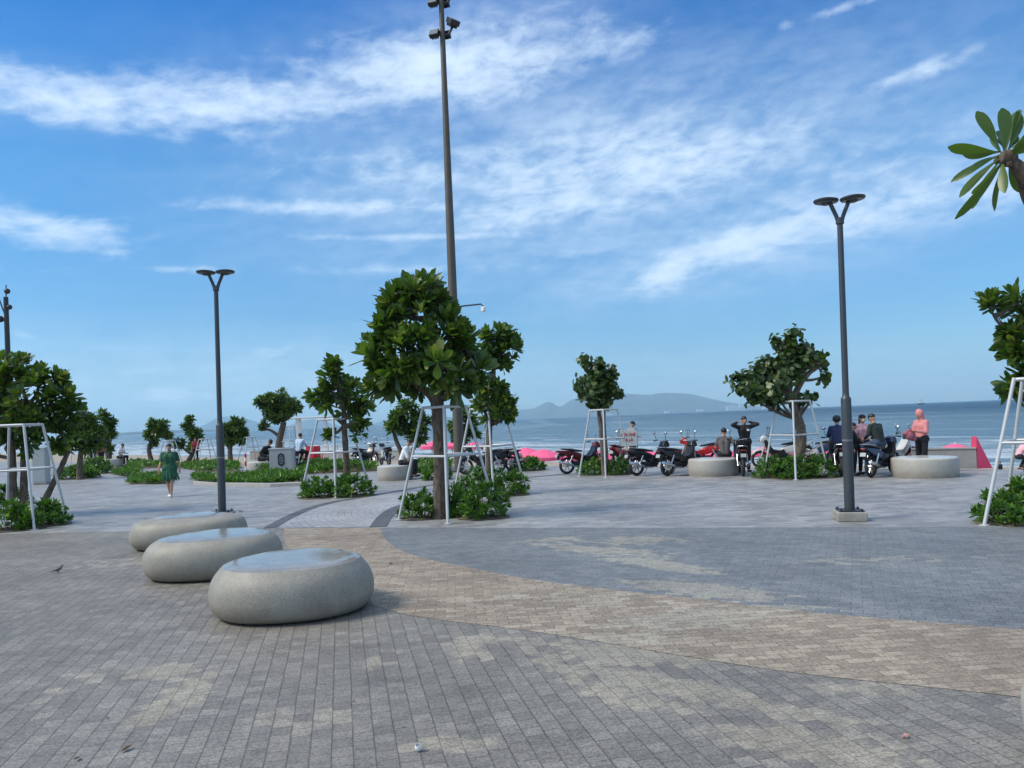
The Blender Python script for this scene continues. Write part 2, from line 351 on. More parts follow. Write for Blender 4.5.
stain_band = [gb(690, 620, .9, .45, .2, .9), gb(560, 600, 1.2, .4, -.2, .5), gb(620, 640, .6, .2, 0, .9)]
VP = math.radians(90 + 12.6)
M_PLAZA = paver('plaza_pale', R(8), .40, .20, (.20, .20, .20), (.32, .315, .305), (.16, .155, .15), .004, .50, mott=.22, bump=.25)
M_FORE = paver('plaza_grey', VP, .125, .125, (.158, .146, .128), (.218, .202, .175), (.085, .08, .07), .0035, .6, stain=stain_fore, rows=.075, mott=.30)
M_SLATE = paver('plaza_slate', R(-24), .20, .10, (.135, .148, .155), (.185, .195, .198), (.09, .092, .092), .005, .6, stain=stain_slate, stain_col=(.32, .29, .225))
M_BAND = paver('plaza_buff', R(4), .20, .10, (.22, .176, .132), (.34, .285, .215), (.17, .14, .11), .008, .65, stain=stain_band, stain_col=(.34, .31, .245))
M_DARK = paver('strip_dark', R(0), .3, .3, (.075, .075, .08), (.10, .10, .105), (.05, .05, .05), .003, .6)
M_KERB = mat('kerb_stone', (.36, .345, .32), .7, bump=.3, noise=.2)

def noisy_ground(name, c1, c2, sc, rough=.95, bump=.6):
    m = mat(name, c1, rough); t = m.node_tree; b = t.nodes['Principled BSDF']
    c = N(t, 'ShaderNodeTexCoord'); n = N(t, 'ShaderNodeTexNoise'); t.links.new(c.outputs['Object'], n.inputs['Vector']); n.inputs['Scale'].default_value = sc; n.inputs['Detail'].default_value = 10; n.inputs['Roughness'].default_value = .65
    t.links.new(mixc(t, smooth(t, n.outputs[0], .3, .7), c1, c2), b.inputs['Base Color'])
    bp = N(t, 'ShaderNodeBump'); bp.inputs['Strength'].default_value = bump; bp.inputs['Distance'].default_value = .05; t.links.new(n.outputs[0], bp.inputs['Height']); t.links.new(bp.outputs[0], b.inputs['Normal'])
    return m
M_SAND = noisy_ground('sand_wet', (.26, .215, .165), (.36, .31, .24), .8)
M_SOIL = noisy_ground('soil', (.10, .075, .05), (.19, .15, .11), 5)

# plaza slab (real thickness at the beach edge)
pl = MB(); q = [A_, B_, B_ + back * 1500, A_ + back * 1500]
pl.add([(*p.xy, 0) for p in q] + [(*p.xy, -.9) for p in q], [(0, 1, 2, 3), (0, 1, 5, 4), (7, 6, 5, 4), (1, 2, 6, 5), (2, 3, 7, 6), (3, 0, 4, 7)])
tag(pl.build('plaza', M_PLAZA), kind='structure')
# beach: slopes from under the plaza edge down into the sea
out = -back; SEA = -2.2
bs = MB(); prof = [(-.2, -.55), (3, -.9), (10, -1.45), (19, -1.75), (29, -2.2), (60, -3.4)]
rows = []
nn_ = 60
vs = []
for (dist, z) in prof:
    for k in range(nn_ + 1):
        tt = -400 + 1350 * (k / nn_) ; p = E1 + ed * tt + out * dist * (1.0 + max(0, tt) * .0045)
        vs.append((p.x, p.y, z + .05 * math.sin(tt * .7 + dist)))
fs = [(i * (nn_ + 1) + k, i * (nn_ + 1) + k + 1, (i + 1) * (nn_ + 1) + k + 1, (i + 1) * (nn_ + 1) + k) for i in range(len(prof) - 1) for k in range(nn_)]
bs.add(vs, fs); tag(bs.build('beach', M_SAND, smooth=True), kind='structure')

def sea_mat():
    m = bpy.data.materials.new('sea_water'); m.use_nodes = True; t = m.node_tree; b = t.nodes['Principled BSDF']
    c = N(t, 'ShaderNodeTexCoord'); s = N(t, 'ShaderNodeSeparateXYZ'); t.links.new(c.outputs['Object'], s.inputs[0])
    # coordinate across the shore (w) and along it (l)
    w = mth(t, 'ADD', mth(t, 'MULTIPLY', mth(t, 'SUBTRACT', s.outputs[0], E1.x), out.x), mth(t, 'MULTIPLY', mth(t, 'SUBTRACT', s.outputs[1], E1.y), out.y))
    l = mth(t, 'ADD', mth(t, 'MULTIPLY', mth(t, 'SUBTRACT', s.outputs[0], E1.x), ed.x), mth(t, 'MULTIPLY', mth(t, 'SUBTRACT', s.outputs[1], E1.y), ed.y))
    w = mth(t, 'DIVIDE', w, mth(t, 'ADD', 1.0, mth(t, 'MULTIPLY', mth(t, 'MAXIMUM', l, 0.0), .0045)))
    # wave lines, longer and farther apart with distance
    cb = N(t, 'ShaderNodeCombineXYZ'); lw = mth(t, 'LOGARITHM', mth(t, 'MAXIMUM', w, 5.0), 2.718)
    t.links.new(mth(t, 'MULTIPLY', lw, 9.0), cb.inputs[0]); t.links.new(mth(t, 'MULTIPLY', mth(t, 'DIVIDE', l, mth(t, 'MAXIMUM', w, 12.0)), 1.3), cb.inputs[1])
    nb = N(t, 'ShaderNodeTexNoise'); t.links.new(cb.outputs[0], nb.inputs['Vector']); nb.inputs['Scale'].default_value = 1.6; nb.inputs['Detail'].default_value = 6; nb.inputs['Roughness'].default_value = .6; nb.inputs['Distortion'].default_value = .3
    # foam in the surf zone
    cb2 = N(t, 'ShaderNodeCombineXYZ'); t.links.new(mth(t, 'MULTIPLY', w, .22), cb2.inputs[0]); t.links.new(mth(t, 'MULTIPLY', l, .045), cb2.inputs[1])
    nf = N(t, 'ShaderNodeTexNoise'); t.links.new(cb2.outputs[0], nf.inputs['Vector']); nf.inputs['Scale'].default_value = 1.3; nf.inputs['Detail'].default_value = 9; nf.inputs['Roughness'].default_value = .68; nf.inputs['Distortion'].default_value = .5
    surf = smooth(t, w, 24, 110, .24, -.02)
    foam = smooth(t, mth(t, 'ADD', nf.outputs[0], surf),   .60, .78)
    foam2 = mth(t, 'MULTIPLY', smooth(t, nb.outputs[0], .54, .66), smooth(t, w, 40, 600, .55, .0))
    foam = mth(t, 'MAXIMUM', foam, foam2)
    shallow = smooth(t, w, 22, 420)
    deep = mixc(t, smooth(t, nb.outputs[0], .35, .62), (.005, .024, .052), (.022, .062, .110))
    shal = mixc(t, nb.outputs[0], (.075, .15, .20), (.18, .27, .33))
    base = mixc(t, shallow, shal, deep)
    base = mixc(t, mth(t, 'MULTIPLY', foam, .75), base, (.62, .70, .76))
    t.links.new(base, b.inputs['Base Color'])
    t.links.new(mth(t, 'ADD', mth(t, 'MULTIPLY', foam, .5), .30), b.inputs['Roughness'])
    b.inputs['IOR'].default_value = 1.33; b.inputs['Specular IOR Level'].default_value = .16
    wn_ = N(t, 'ShaderNodeTexNoise'); t.links.new(c.outputs['Object'], wn_.inputs['Vector']); wn_.inputs['Scale'].default_value = .9; wn_.inputs['Detail'].default_value = 6; wn_.inputs['Roughness'].default_value = .6
    bp = N(t, 'ShaderNodeBump'); bp.inputs['Strength'].default_value = 1.0; bp.inputs['Distance'].default_value = 1.3; t.links.new(wn_.outputs[0], bp.inputs['Height'])
    bp2 = N(t, 'ShaderNodeBump'); bp2.inputs['Strength'].default_value = 1.0; bp2.inputs['Distance'].default_value = .6; t.links.new(nb.outputs[0], bp2.inputs['Height']); t.links.new(bp.outputs[0], bp2.inputs['Normal'])
    t.links.new(bp2.outputs[0], b.inputs['Normal'])
    return m
L0 = A_ - ed * 3000; L1 = B_ + ed * 14000
sheet('sea', [(-15000, -15000), (15000, -15000), (15000, 15000), (-15000, 15000)], SEA, sea_mat())

# paving fields (sheets 4 mm apart on the slab)
def poly(pxs, z=0.0): return [at(a, b) for a, b in pxs]
line_bound = [at(-400, 552), at(0, 534.5), at(130, 531), at(262, 528.5), at(380, 528), at(512, 528), at(700, 527.8), at(850, 527.5), at(1024, 527), at(1500, 530)]
up_edge = spline([at(380, 528), at(386, 540), at(402, 551), at(430, 560), at(474, 569), at(533, 580), at(628, 592), at(705, 600), at(766, 608), at(858, 617), at(1022, 630), at(1300, 655)], 6)
lo_edge = spline([at(284, 528.5), at(286, 545), at(310, 573), at(350, 595), at(390, 611), at(430, 619), at(488, 626), at(540, 633), at(602, 643), at(705, 660), at(807, 675), at(1012, 697), at(1300, 735)], 6)
near = [Vector((9, .8, 0)), Vector((9, -8, 0)), Vector((-22, -8, 0)), Vector((-22, 12.5, 0))]
fore = [line_bound[0], line_bound[1], line_bound[2], line_bound[3]] + lo_edge + near
sheet('paving_grey', fore, .004, M_FORE)
sheet('paving_buff', lo_edge[::-1] + up_edge, .0065, M_BAND)
sheet('paving_slate', [at(380, 528)] + up_edge[1:] + [at(1500, 600), at(1500, 530), at(1024, 527), at(700, 527.8)], .004, M_SLATE)
def ribbon(name, c, w, z, m):
    c = [Vector(p) for p in c]; L = []; Rr = []
    for i, p in enumerate(c):
        d = (c[min(i + 1, len(c) - 1)] - c[max(i - 1, 0)]).normalized(); n = Vector((-d.y, d.x, 0)); ww = w(i / (len(c) - 1)) if callable(w) else w
        L.append(p + n * ww / 2); Rr.append(p - n * ww / 2)
    return sheet(name, L + Rr[::-1], z, m)
arc1 = spline([at(270, 528), at(288, 518), at(310, 508.5), at(335, 502), at(362, 497.5), at(400, 491), at(438, 484.5), at(490, 480), at(527, 477.5), at(566, 474)], 8)
arc2 = spline([at(378, 527), at(386, 516), at(400, 507), at(430, 500), at(480, 494)], 8)
mid = spline([at(325, 527.7), at(337, 517), at(357, 507.5), at(383, 501), at(410, 496), at(440, 491), at(480, 487)], 8)
m_path = paver('path_pale', 0, .25, .14, (.29, .29, .30), (.36, .355, .35), (.15, .15, .15), .007, .5, polar=(arc2[8].x + 5, arc2[8].y + 2.0, 6.0), bump=.3)
sheet('paving_path', arc1[:56] + arc2[::-1], .004, m_path)
ribbon('paving_strip', arc1, .26, .008, M_DARK); ribbon('paving_strip', arc2, .32, .008, M_DARK)

# ------------------------------------------------------------------ far hills, haze
def hill(name, prof, Y, depth, col):
    """ridge rising from the sea: crest profile in picture terms at range Y, given real depth and rough slopes"""
    pts = spline([W(a, b, Y) for a, b in prof], 7); n = len(pts); mb = MB(); rows_ = 9; vs = []
    for j in range(rows_ * 2 + 1):
        t = j / (rows_ * 2) * 2 - 1; f_ = (1 - abs(t)) ** .8
        for i, p in enumerate(pts):
            h = max(p.z, 0) * f_; r_ = 1 + (.12 * math.sin(i * 1.7 + j * 2.1) + .10 * math.sin(i * .9 - j * 1.3)) * (1 - f_)
            vs.append((p.x * (1 + t * depth / Y), Y + t * depth, SEA - 3 + h * r_))
    fs = [(j * n + i, j * n + i + 1, (j + 1) * n + i + 1, (j + 1) * n + i) for j in range(rows_ * 2) for i in range(n - 1)]
    mb.add(vs, fs); return tag(mb.build(name, col, smooth=True), kind='structure')
M_HILL = noisy_ground('hill_forest', (.035, .048, .045), (.07, .085, .08), .004, bump=0)
hill('hills', [(440, 421.5), (480, 417), (505, 412), (512, 410), (533, 408), (548, 401.5), (560, 406), (573, 399), (590, 396), (620, 393), (646, 394.5), (664, 392.5), (688, 393.5), (705, 397), (723, 401), (743, 404), (765, 407), (800, 410)], 11500, 900, M_HILL)
hill('hills', [(150, 434), (185, 429), (203, 425), (217, 418), (233, 416), (248, 419), (266, 424), (285, 426), (300, 421), (316, 419), (335, 424), (352, 427), (370, 424.5), (384, 420), (398, 416), (420, 414), (445, 416), (470, 420), (500, 420.5)], 11900, 800, M_HILL)
hill('hills', [(90, 436), (115, 432.5), (160, 430), (200, 429), (235, 429.5), (270, 429), (330, 427.5)], 6000, 200, M_HILL)
hz = MB(); hz.box((0, 0, 300), (31000, 31000, 640)); hz_o = hz.build('haze', bpy.data.materials.new('haze_air')); hz_o['kind'] = 'stuff'
hz_o.location.z = -24
hm = hz_o.data.materials[0]; hm.use_nodes = True; hm.node_tree.nodes.clear()
pv = N(hm.node_tree, 'ShaderNodeVolumePrincipled'); ho = N(hm.node_tree, 'ShaderNodeOutputMaterial'); hm.node_tree.links.new(pv.outputs[0], ho.inputs['Volume'])
pv.inputs['Color'].default_value = (.55, .82, 1.0, 1); pv.inputs['Density'].default_value = 8e-5; pv.inputs['Anisotropy'].default_value = 0.0
hm.cycles.homogeneous_volume = True

# shore buildings on the far coast
M_WHITE = mat('white_paint', (.74, .74, .72), .5, noise=.06)
M_WIN = mat('dark_glass', (.05, .06, .07), .15)
def far_block(px, py, w, h, label, floors=4):
    p = W(px, py, 10300); p.z = SEA; t = thing('resort_building', label, 'building', p, 0, 'white buildings on the far shore')
    m = MB(); m.box((0, 0, h / 2), (w, 30, h)); m.box((0, 0, h + 2), (w * .4, 18, 4)); m.build('wall', M_WHITE, t)
    for k in range(floors):
        m = MB(); m.box((0, -15.3, (k + .5) * h / floors), (w * .92, .8, h / floors * .3)); m.build('window_band', M_WIN, t)
far_block(732, 408, 150, 62, 'long white hotel block standing at the foot of the distant hills, beside the slope end', 5)
far_block(742, 408, 70, 90, 'white hotel tower rising at the end of the distant hill range', 6)
far_block(700, 411, 90, 34, 'small white block on the far shore next to the long white hotel', 3)
far_block(667, 412, 70, 26, 'low white building under the highest crest of the distant hills', 2)
far_block(608, 414.5, 120, 24, 'low wide white building on the far shore seen past the round-leaved tree', 2)
far_block(765, 406, 60, 22, 'little white building where the far hills run out into the sea', 2)

# ------------------------------------------------------------------ foliage
def leaf_template(L, Wd, seg, kind='obovate', fold=.18, droop=.35):
    """one leaf along +X, upper side +Z"""
    if kind == 'obovate': wf = lambda t: .10 + .90 * math.sin(min(1, t / .72) * math.pi / 2) ** 1.6 if t < .72 else math.cos((t - .72) / .28 * math.pi / 2) ** .45
    elif kind == 'lance': wf = lambda t: math.sin(math.pi * min(max(t, .03), .97)) ** .8
    else: wf = lambda t: math.sqrt(max(0.0, 1 - (2 * t - 1) ** 2)) * .98 + .03
    vs = []; fs = []
    for i in range(seg + 1):
        t = i / seg; w = wf(t) * Wd / 2 if t < 1 else wf(.985) * Wd * .25; x = L * t; z = -droop * L * t * t
        vs += [(x, -w, z + fold * w), (x, 0, z), (x, w, z + fold * w)]
    for i in range(seg):
        a = i * 3; fs += [(a, a + 3, a + 4, a + 1), (a + 1, a + 4, a + 5, a + 2)]
    return np.array(vs), np.array(fs)
def rotz(a): c, s = math.cos(a), math.sin(a); return np.array([[c, -s, 0], [s, c, 0], [0, 0, 1]])
def roty(a): c, s = math.cos(a), math.sin(a); return np.array([[c, 0, s], [0, 1, 0], [-s, 0, c]])
def rotx(a): c, s = math.cos(a), math.sin(a); return np.array([[1, 0, 0], [0, c, -s], [0, s, c]])
def rosette(n, L, Wd, seg, kind='obovate', spread=(15, 95), rnd=None):
    V = []; Fc = []; T = []; o = 0
    for i in range(n):
        u = (i + .5) / n; el = R(90 - (spread[0] + (spread[1] - spread[0]) * u) + random.uniform(-9, 9)); az = i * 2.399 + random.uniform(-.25, .25)
        s = random.uniform(.78, 1.1) * (.62 + .38 * min(1, u * 2))
        lv, lf = leaf_template(L * s, Wd * s * random.uniform(.85, 1.1), seg, kind, random.uniform(.1, .35), random.uniform(-.30, .18))
        m = rotz(az) @ roty(-el) @ rotx(random.uniform(-.35, .35))
        lv = lv + np.array([.02 * L, 0, 0]); lv = lv @ m.T; lv[:, 2] += (1 - u) * L * .25
        tone = np.clip((1 - u) * .55 + random.uniform(0, .5) ** 1.2, 0, 1) * .8
        if random.random() < .03: tone = 1.0
        V.append(lv); Fc.append(lf + o); T.append(np.full(len(lf), tone)); o += len(lv)
    return np.concatenate(V), np.concatenate(Fc), np.concatenate(T)
def spray(n, L):
    """short twig carrying round leaves"""
    V = []; Fc = []; T = []; o = 0
    for i in range(n):
        s = random.uniform(.7, 1.15); lv, lf = leaf_template(L * s, L * s * 1.05, 4, 'round', random.uniform(-.1, .2), random.uniform(0, .25))
        m = rotz(i * 2.2 + random.uniform(-.4, .4)) @ roty(-R(random.uniform(-40, 60))) @ rotx(random.uniform(-.9, .9))
        lv = (lv + np.array([.03, 0, 0])) @ m.T; lv[:, 2] += (i / n - .5) * L * 2.2
        V.append(lv); Fc.append(lf + o); T.append(np.full(len(lf), min(1, random.random() ** 1.4 * .9))); o += len(lv)
    return np.concatenate(V), np.concatenate(Fc), np.concatenate(T)
def axis_mat(d):
    d = Vector(d).normalized(); q = d.to_track_quat('Z', 'Y').to_matrix() @ Matrix.Rotation(random.uniform(0, 6.28), 3, 'Z'); return np.array(q)
def scatter_mesh(name, temps, places, m, parent=None, origin=(0, 0, 0)):
    V = []; Fc = []; T = []; o = 0; org = np.array(origin)
    for (p, d, s) in places:
        tv, tf, tt = random.choice(temps)
        v = (tv * s) @ axis_mat(d).T + np.array(p) - org; V.append(v); Fc.append(tf + o); T.append(np.clip(tt + random.uniform(-.12, .15), 0, 1)); o += len(tv)
    V = np.concatenate(V).astype(np.float32); Fc = np.concatenate(Fc).astype(np.int32); T = np.concatenate(T).astype(np.float32)
    me = bpy.data.meshes.new(name); me.vertices.add(len(V)); me.vertices.foreach_set('co', V.ravel())
    nf = len(Fc); me.loops.add(nf * 4); me.loops.foreach_set('vertex_index', Fc.ravel()); me.polygons.add(nf)
    me.polygons.foreach_set('loop_start', np.arange(0, nf * 4, 4, dtype=np.int32)); me.polygons.foreach_set('loop_total', np.full(nf, 4, dtype=np.int32))
    me.update(calc_edges=True); me.polygons.foreach_set('use_smooth', np.ones(nf, dtype=bool))
    at_ = me.attributes.new('tone', 'FLOAT', 'FACE'); at_.data.foreach_set('value', T); me.materials.append(m)
    ob = bpy.data.objects.new(name, me); COL.objects.link(ob)
    if parent is not None: ob.parent = parent
    return ob

ROS_BIG = [rosette(17, .34, .125, 5, spread=(8, 84)) for _ in range(7)]
ROS_MID = [rosette(13, .29, .12, 4, spread=(8, 84)) for _ in range(6)]
ROS_LOW = [rosette(9, .34, .16, 2) for _ in range(5)]
SPR = [spray(7, .17) for _ in range(7)]
ROS_SHRUB = [rosette(11, .15, .062, 3, spread=(10, 85)) for _ in range(6)]
ROS_SHRUB_LOW = [rosette(8, .18, .085, 2, spread=(10, 85)) for _ in range(5)]

def tree(label, base_px, Y, trunks, lobes, temps, density=1.0, scale=1.0, leaf=None, barkm=None, depth=.9, group='young trees planted over the plaza', face=.6):
    """trunks: list of ([(px,py,dy)...], r0, r1); lobes: (px,py,r_px,dy)"""
    b0 = W(base_px[0], base_px[1], Y); b0.z = 0
    root = thing('broadleaf_tree' if temps is not SPR else 'sea_grape_tree', label, 'tree', b0, 0, group)
    mb = MB(); tops = []
    for (pp, ra, rb) in trunks:
        pts = [W(a, b, Y + c) for a, b, c in pp]
        if len(pp) and pts[0].z < .25: pts[0].z = -.05
        sp_ = spline(pts, 5); n = len(sp_); rad = [(ra + (rb - ra) * i / (n - 1)) * random.uniform(.92, 1.1) for i in range(n)]
        if pts[0].z < 0: rad[0] *= 1.35
        mb.tube([p - b0 for p in sp_], rad, 9); tops.append(sp_[-1]); tops.append(sp_[int(n * .75)]); tops.append(sp_[n // 2])
    mb.build('trunk', barkm or BARK, root, smooth=True)
    ctr = Vector((0, 0, 0)); LB = []
    for (a, b, r_, d_) in lobes:
        c = W(a, b, Y + d_); LB.append((c, r_ / F * Y * .96)); ctr += c
    ctr /= len(LB); br = MB(); places = []
    for (c, r_) in LB:
        t0 = min(tops, key=lambda p: (p - c).length + (0 if p.z < c.z else .6)); midp = (t0 + c) / 2 + Vector((random.uniform(-.1, .1), random.uniform(-.1, .1), -.08 * (c - t0).length))
        br.tube([p - b0 for p in spline([t0, midp, c], 4)], [.045 * scale * (1 - k / 12) + .01 for k in range(9)], 6)
        n = max(4, int(34 * density * (r_ / .5) ** 2 * (1 if scale == 1 else 1 / scale ** 2)))
        for _ in range(n):
            v = Vector(rng.normal(size=3)); v.normalize()
            rr = r_ * random.uniform(.45, 1.0) * (1.18 if random.random() < .15 else 1); p = c + v * rr; p.y = c.y + (p.y - c.y) * depth
            dirn = (v + (p - ctr).normalized() * .6 + Vector((0, 0, face))).normalized()
            places.append((p - dirn * .12 * scale, dirn, scale * random.uniform(.62, 1.22)))
            if random.random() < .6:
                q_ = p - dirn * .1 * scale; br.tube([c - b0, (c + q_) / 2 - b0 + Vector((0, 0, -.02)), q_ - b0], [.014 * scale, .011 * scale, .008 * scale], 4)
    br.build('branches', barkm or BARK, root, smooth=True)
    scatter_mesh('crown', temps, places, leaf or LEAF_TREE, root, b0)
    return root

M_STEEL = mat('galvanised_steel', (.50, .515, .515), .42, .2, noise=.12, nscale=5)
def guard(px, py, label, yaw=0.0, h=2.22, dia_top=.42, dia_base=.95, Y=None):
    """splayed four-legged tree guard: legs, top ring, middle ring"""
    p = at(px, py) if Y is None else W(px, py, Y); p.z = 0
    if abs(yaw - R(44)) < .01: yaw -= math.atan2(p.x, p.y)
    t = thing('tree_guard', label, 'tree guard', p, yaw, 'steel tube guards around the young trees')
    ang = [math.pi / 4 + k * math.pi / 2 for k in range(4)]
    bp = [Vector((math.cos(a) * dia_base, math.sin(a) * dia_base, 0)) for a in ang]; tp = [Vector((math.cos(a) * dia_top, math.sin(a) * dia_top, h)) for a in ang]
    for a, b in zip(bp, tp):
        m = MB(); m.tube([a, b], .028, 10); m.build('leg', M_STEEL, t, smooth=True)
        m = MB(); m.lathe(a, [(.075, 0.004), (.075, .014), (.04, .02)], 12); m.build('foot_plate', M_STEEL, t)
    m = MB()
    for k in range(4): m.tube([tp[k] * .98 + Vector((0, 0, .02)), tp[(k + 1) % 4] * .98 + Vector((0, 0, .02))], .028, 8)
    m.build('top_ring', M_STEEL, t, smooth=True)
    m = MB(); f_ = .56; q_ = [a.lerp(b, f_) for a, b in zip(bp, tp)]
    for k in range(4): m.tube([q_[k], q_[(k + 1) % 4]], .024, 8)
    m.build('middle_ring', M_STEEL, t, smooth=True)
    return t

def shrub(px, py, rx, ry, h, label, temps=None, Y=None, dens=1.0, group='green shrubs at the tree feet'):
    p = at(px, py); 
    if Y: p = W(px, py, Y)
    p.z = 0; p.x *= (p.y + ry * .55) / p.y; p.y += ry * .55
    t = thing('scaevola_shrub', label, 'shrub', p, 0, group); places = []
    n = int(95 * dens * (rx * ry + h * (rx + ry)) / .8)
    for _ in range(n):
        v = Vector(rng.normal(size=3)); v.z = abs(v.z); v.normalize(); k = random.uniform(.62, 1.04) * (1 + .12 * math.sin(v.x * 9 + p.x * 3) * math.cos(v.y * 8))
        q_ = Vector((v.x * rx * k, v.y * ry * k, max(.04, v.z * h * k * .92 + .03)))
        places.append((q_, (v + Vector((0, 0, .55)) + Vector(rng.normal(size=3)) * .25).normalized(), random.uniform(.75, 1.15)))
    sheet('soil_patch', [(p.x + math.cos(a * .393) * (rx * 1.12 + .05 * math.sin(a * 2.3 + p.x)), p.y + math.sin(a * .393) * (ry * 1.12 + .05 * math.cos(a * 1.7)), 0) for a in range(16)], .009 + .0007 * (int(abs(p.x) * 100) % 7), M_SOIL)
    m = MB()
    for _ in range(26):
        q_ = random.choice(places)[0]; m.tube([(q_[0] * .35, q_[1] * .35, 0), (q_[0] * .8, q_[1] * .8, q_[2] * .6), tuple(q_)], [.009, .007, .005], 4)
    m.build('stems', BARK, t); scatter_mesh('foliage', temps or ROS_SHRUB, places, LEAF_SHRUB, t)
    return t
def hedge(pxs, h, label, n, top=1.0):
    poly_ = [at(a, b) for a, b in pxs]; xs = [p.x for p in poly_]; ys = [p.y for p in poly_]
    def inside(x, y):
        c = False; j = len(poly_) - 1
        for i in range(len(poly_)):
            if (poly_[i].y > y) != (poly_[j].y > y) and x < (poly_[j].x - poly_[i].x) * (y - poly_[i].y) / (poly_[j].y - poly_[i].y) + poly_[i].x: c = not c
            j = i
        return c
    places = []; k = 0
    while len(places) < n and k < n * 30:
        k += 1; x = random.uniform(min(xs), max(xs)); y = random.uniform(min(ys), max(ys))
        if inside(x, y): places.append((Vector((x, y, random.uniform(.25, 1) * h * .75 * (.75 + .35 * math.sin(x * 1.7 + y)))), Vector((random.uniform(-.6, .6), random.uniform(-1.1, .3), 1)), random.uniform(.85, 1.25)))
    o = scatter_mesh('ground_cover', ROS_SHRUB_LOW, places, LEAF_SHRUB); tag(o, label, 'ground cover', 'low planting strips', 'stuff')
    sheet('soil_bed', poly_, .006, M_SOIL)

# --- the big tree and its guard
tree('largest tree with big paddle leaves, standing in front of the tall mast', (439, 508), 15.2,
     [([(440, 508, 0), (440, 470, 0), (439, 430, 0), (437, 400, 0), (440, 375, 0)], .145, .12), ([(438, 405, 0), (425, 390, 0), (405, 382, -.1), (388, 370, -.1)], .10, .05), ([(440, 392, 0), (452, 372, .1), (470, 362, .2)], .09, .045), ([(440, 378, 0), (432, 345, 0), (424, 305, 0)], .085, .04)],
     [(430, 284, 15, 0), (418, 294, 24, 0), (440, 300, 20, .2), (396, 312, 20, -.1), (388, 340, 22, 0), (380, 366, 18, -.2), (376, 388, 11, 0), (372, 345, 12, .1), (420, 332, 26, -.4), (447, 336, 24, 0), (410, 362, 26, -.4), (440, 366, 26, -.5), (466, 350, 18, 0), (477, 374, 14, .1), (462, 386, 14, -.2), (392, 388, 12, 0), (420, 388, 12, 0)], ROS_BIG, .66, 1.12)
guard(448.5, 517.5, 'steel tube guard around the largest tree', R(44), dia_base=.98)
shrub(424, 519, .50, .40, .50, 'rounded green shrub beside the largest guard, on the side of the granite benches')
shrub(455, 517, .50, .42, .62, 'green shrub wrapped around the foot of the largest tree')
shrub(484, 519, .46, .40, .60, 'green shrub at the paving corner beside the largest tree, next to a dirt patch')
# --- tree behind it
tree('slender tree with a split crown just behind the largest tree', (489, 486), 19.6,
     [([(489, 486, 0), (489, 455, 0), (490, 425, 0), (493, 395, 0), (494, 360, 0)], .085, .05)],
     [(498, 338, 16, 0), (488, 348, 13, 0), (505, 355, 12, 0), (512, 343, 7, 0), (494, 366, 9, 0), (494, 390, 15, 0), (506, 398, 12, 0), (484, 400, 12, 0), (497, 412, 13, 0), (508, 415, 6, 0), (480, 385, 10, 0)], ROS_MID, .85, 1.05)
guard(490, 488, 'steel tube guard around the slender split-crown tree', R(52), Y=19.9)
shrub(506, 496, .55, .5, .62, 'green shrub under the slender tree, nearest the open paving')
shrub(478, 494, .55, .5, .62, 'green shrub under the slender tree, tucked behind the largest tree')
shrub(527, 471, .62, .5, .50, 'small green shrub behind the slender tree, against the pink parasols', ROS_SHRUB_LOW)
shrub(437, 480, .45, .4, .55, 'green shrub seen past the trunk of the largest tree', ROS_SHRUB_LOW)
# --- middle left tree
tree('tree with a narrow top and wide lower crown beside the grey utility cabinet', (345, 484), 21.3,
     [([(347, 486, 0), (346, 455, 0), (344, 425, 0), (343, 400, 0), (337, 372, 0)], .10, .05), ([(344, 418, 0), (355, 405, 0), (362, 400, 0)], .05, .03)],
     [(336, 364, 10, 0), (330, 376, 10, 0), (341, 378, 9, 0), (333, 392, 13, 0), (318, 396, 10, 0), (325, 404, 10, 0), (352, 393, 14, 0), (362, 405, 11, 0), (350, 412, 13, 0), (362, 420, 8, 0), (330, 436, 6, 0), (358, 432, 8, 0)], ROS_MID, .85, 1.0)
guard(336, 489, 'steel tube guard around the tree beside the utility cabinet', R(44), Y=21.3, h=2.12)
shrub(322, 498, .58, .5, .52, 'green shrub by the dark paving arc, on its cabinet side')
shrub(351, 497, .62, .5, .58, 'green shrub by the dark paving arc, under the narrow-topped tree')
# --- two trees behind the big one
tree('forked dark tree rising behind the seated man in the white shirt', (404, 468), 33,
     [([(404, 469, 0), (402, 455, 0), (396, 440, 0), (393, 428, 0)], .13, .07), ([(403, 462, 0), (415, 447, 0), (425, 436, 0)], .11, .06)],
     [(396, 414, 9, 0), (408, 408, 10, 0), (418, 414, 9, 0), (402, 424, 11, 0), (414, 430, 10, 0), (425, 424, 8, 0), (393, 428, 7, 0), (420, 438, 6, 0)], ROS_LOW, 1.0, 1.0)
tree('small tree half hidden behind the trunk of the largest tree', (463, 466), 34,
     [([(464, 467, 0), (463, 450, 0), (463, 432, 0)], .15, .1)],
     [(456, 425, 9, 0), (468, 420, 9, 0), (474, 432, 8, 0), (461, 436, 9, 0), (466, 412, 7, 0)], ROS_LOW, 1.0, 1.0)
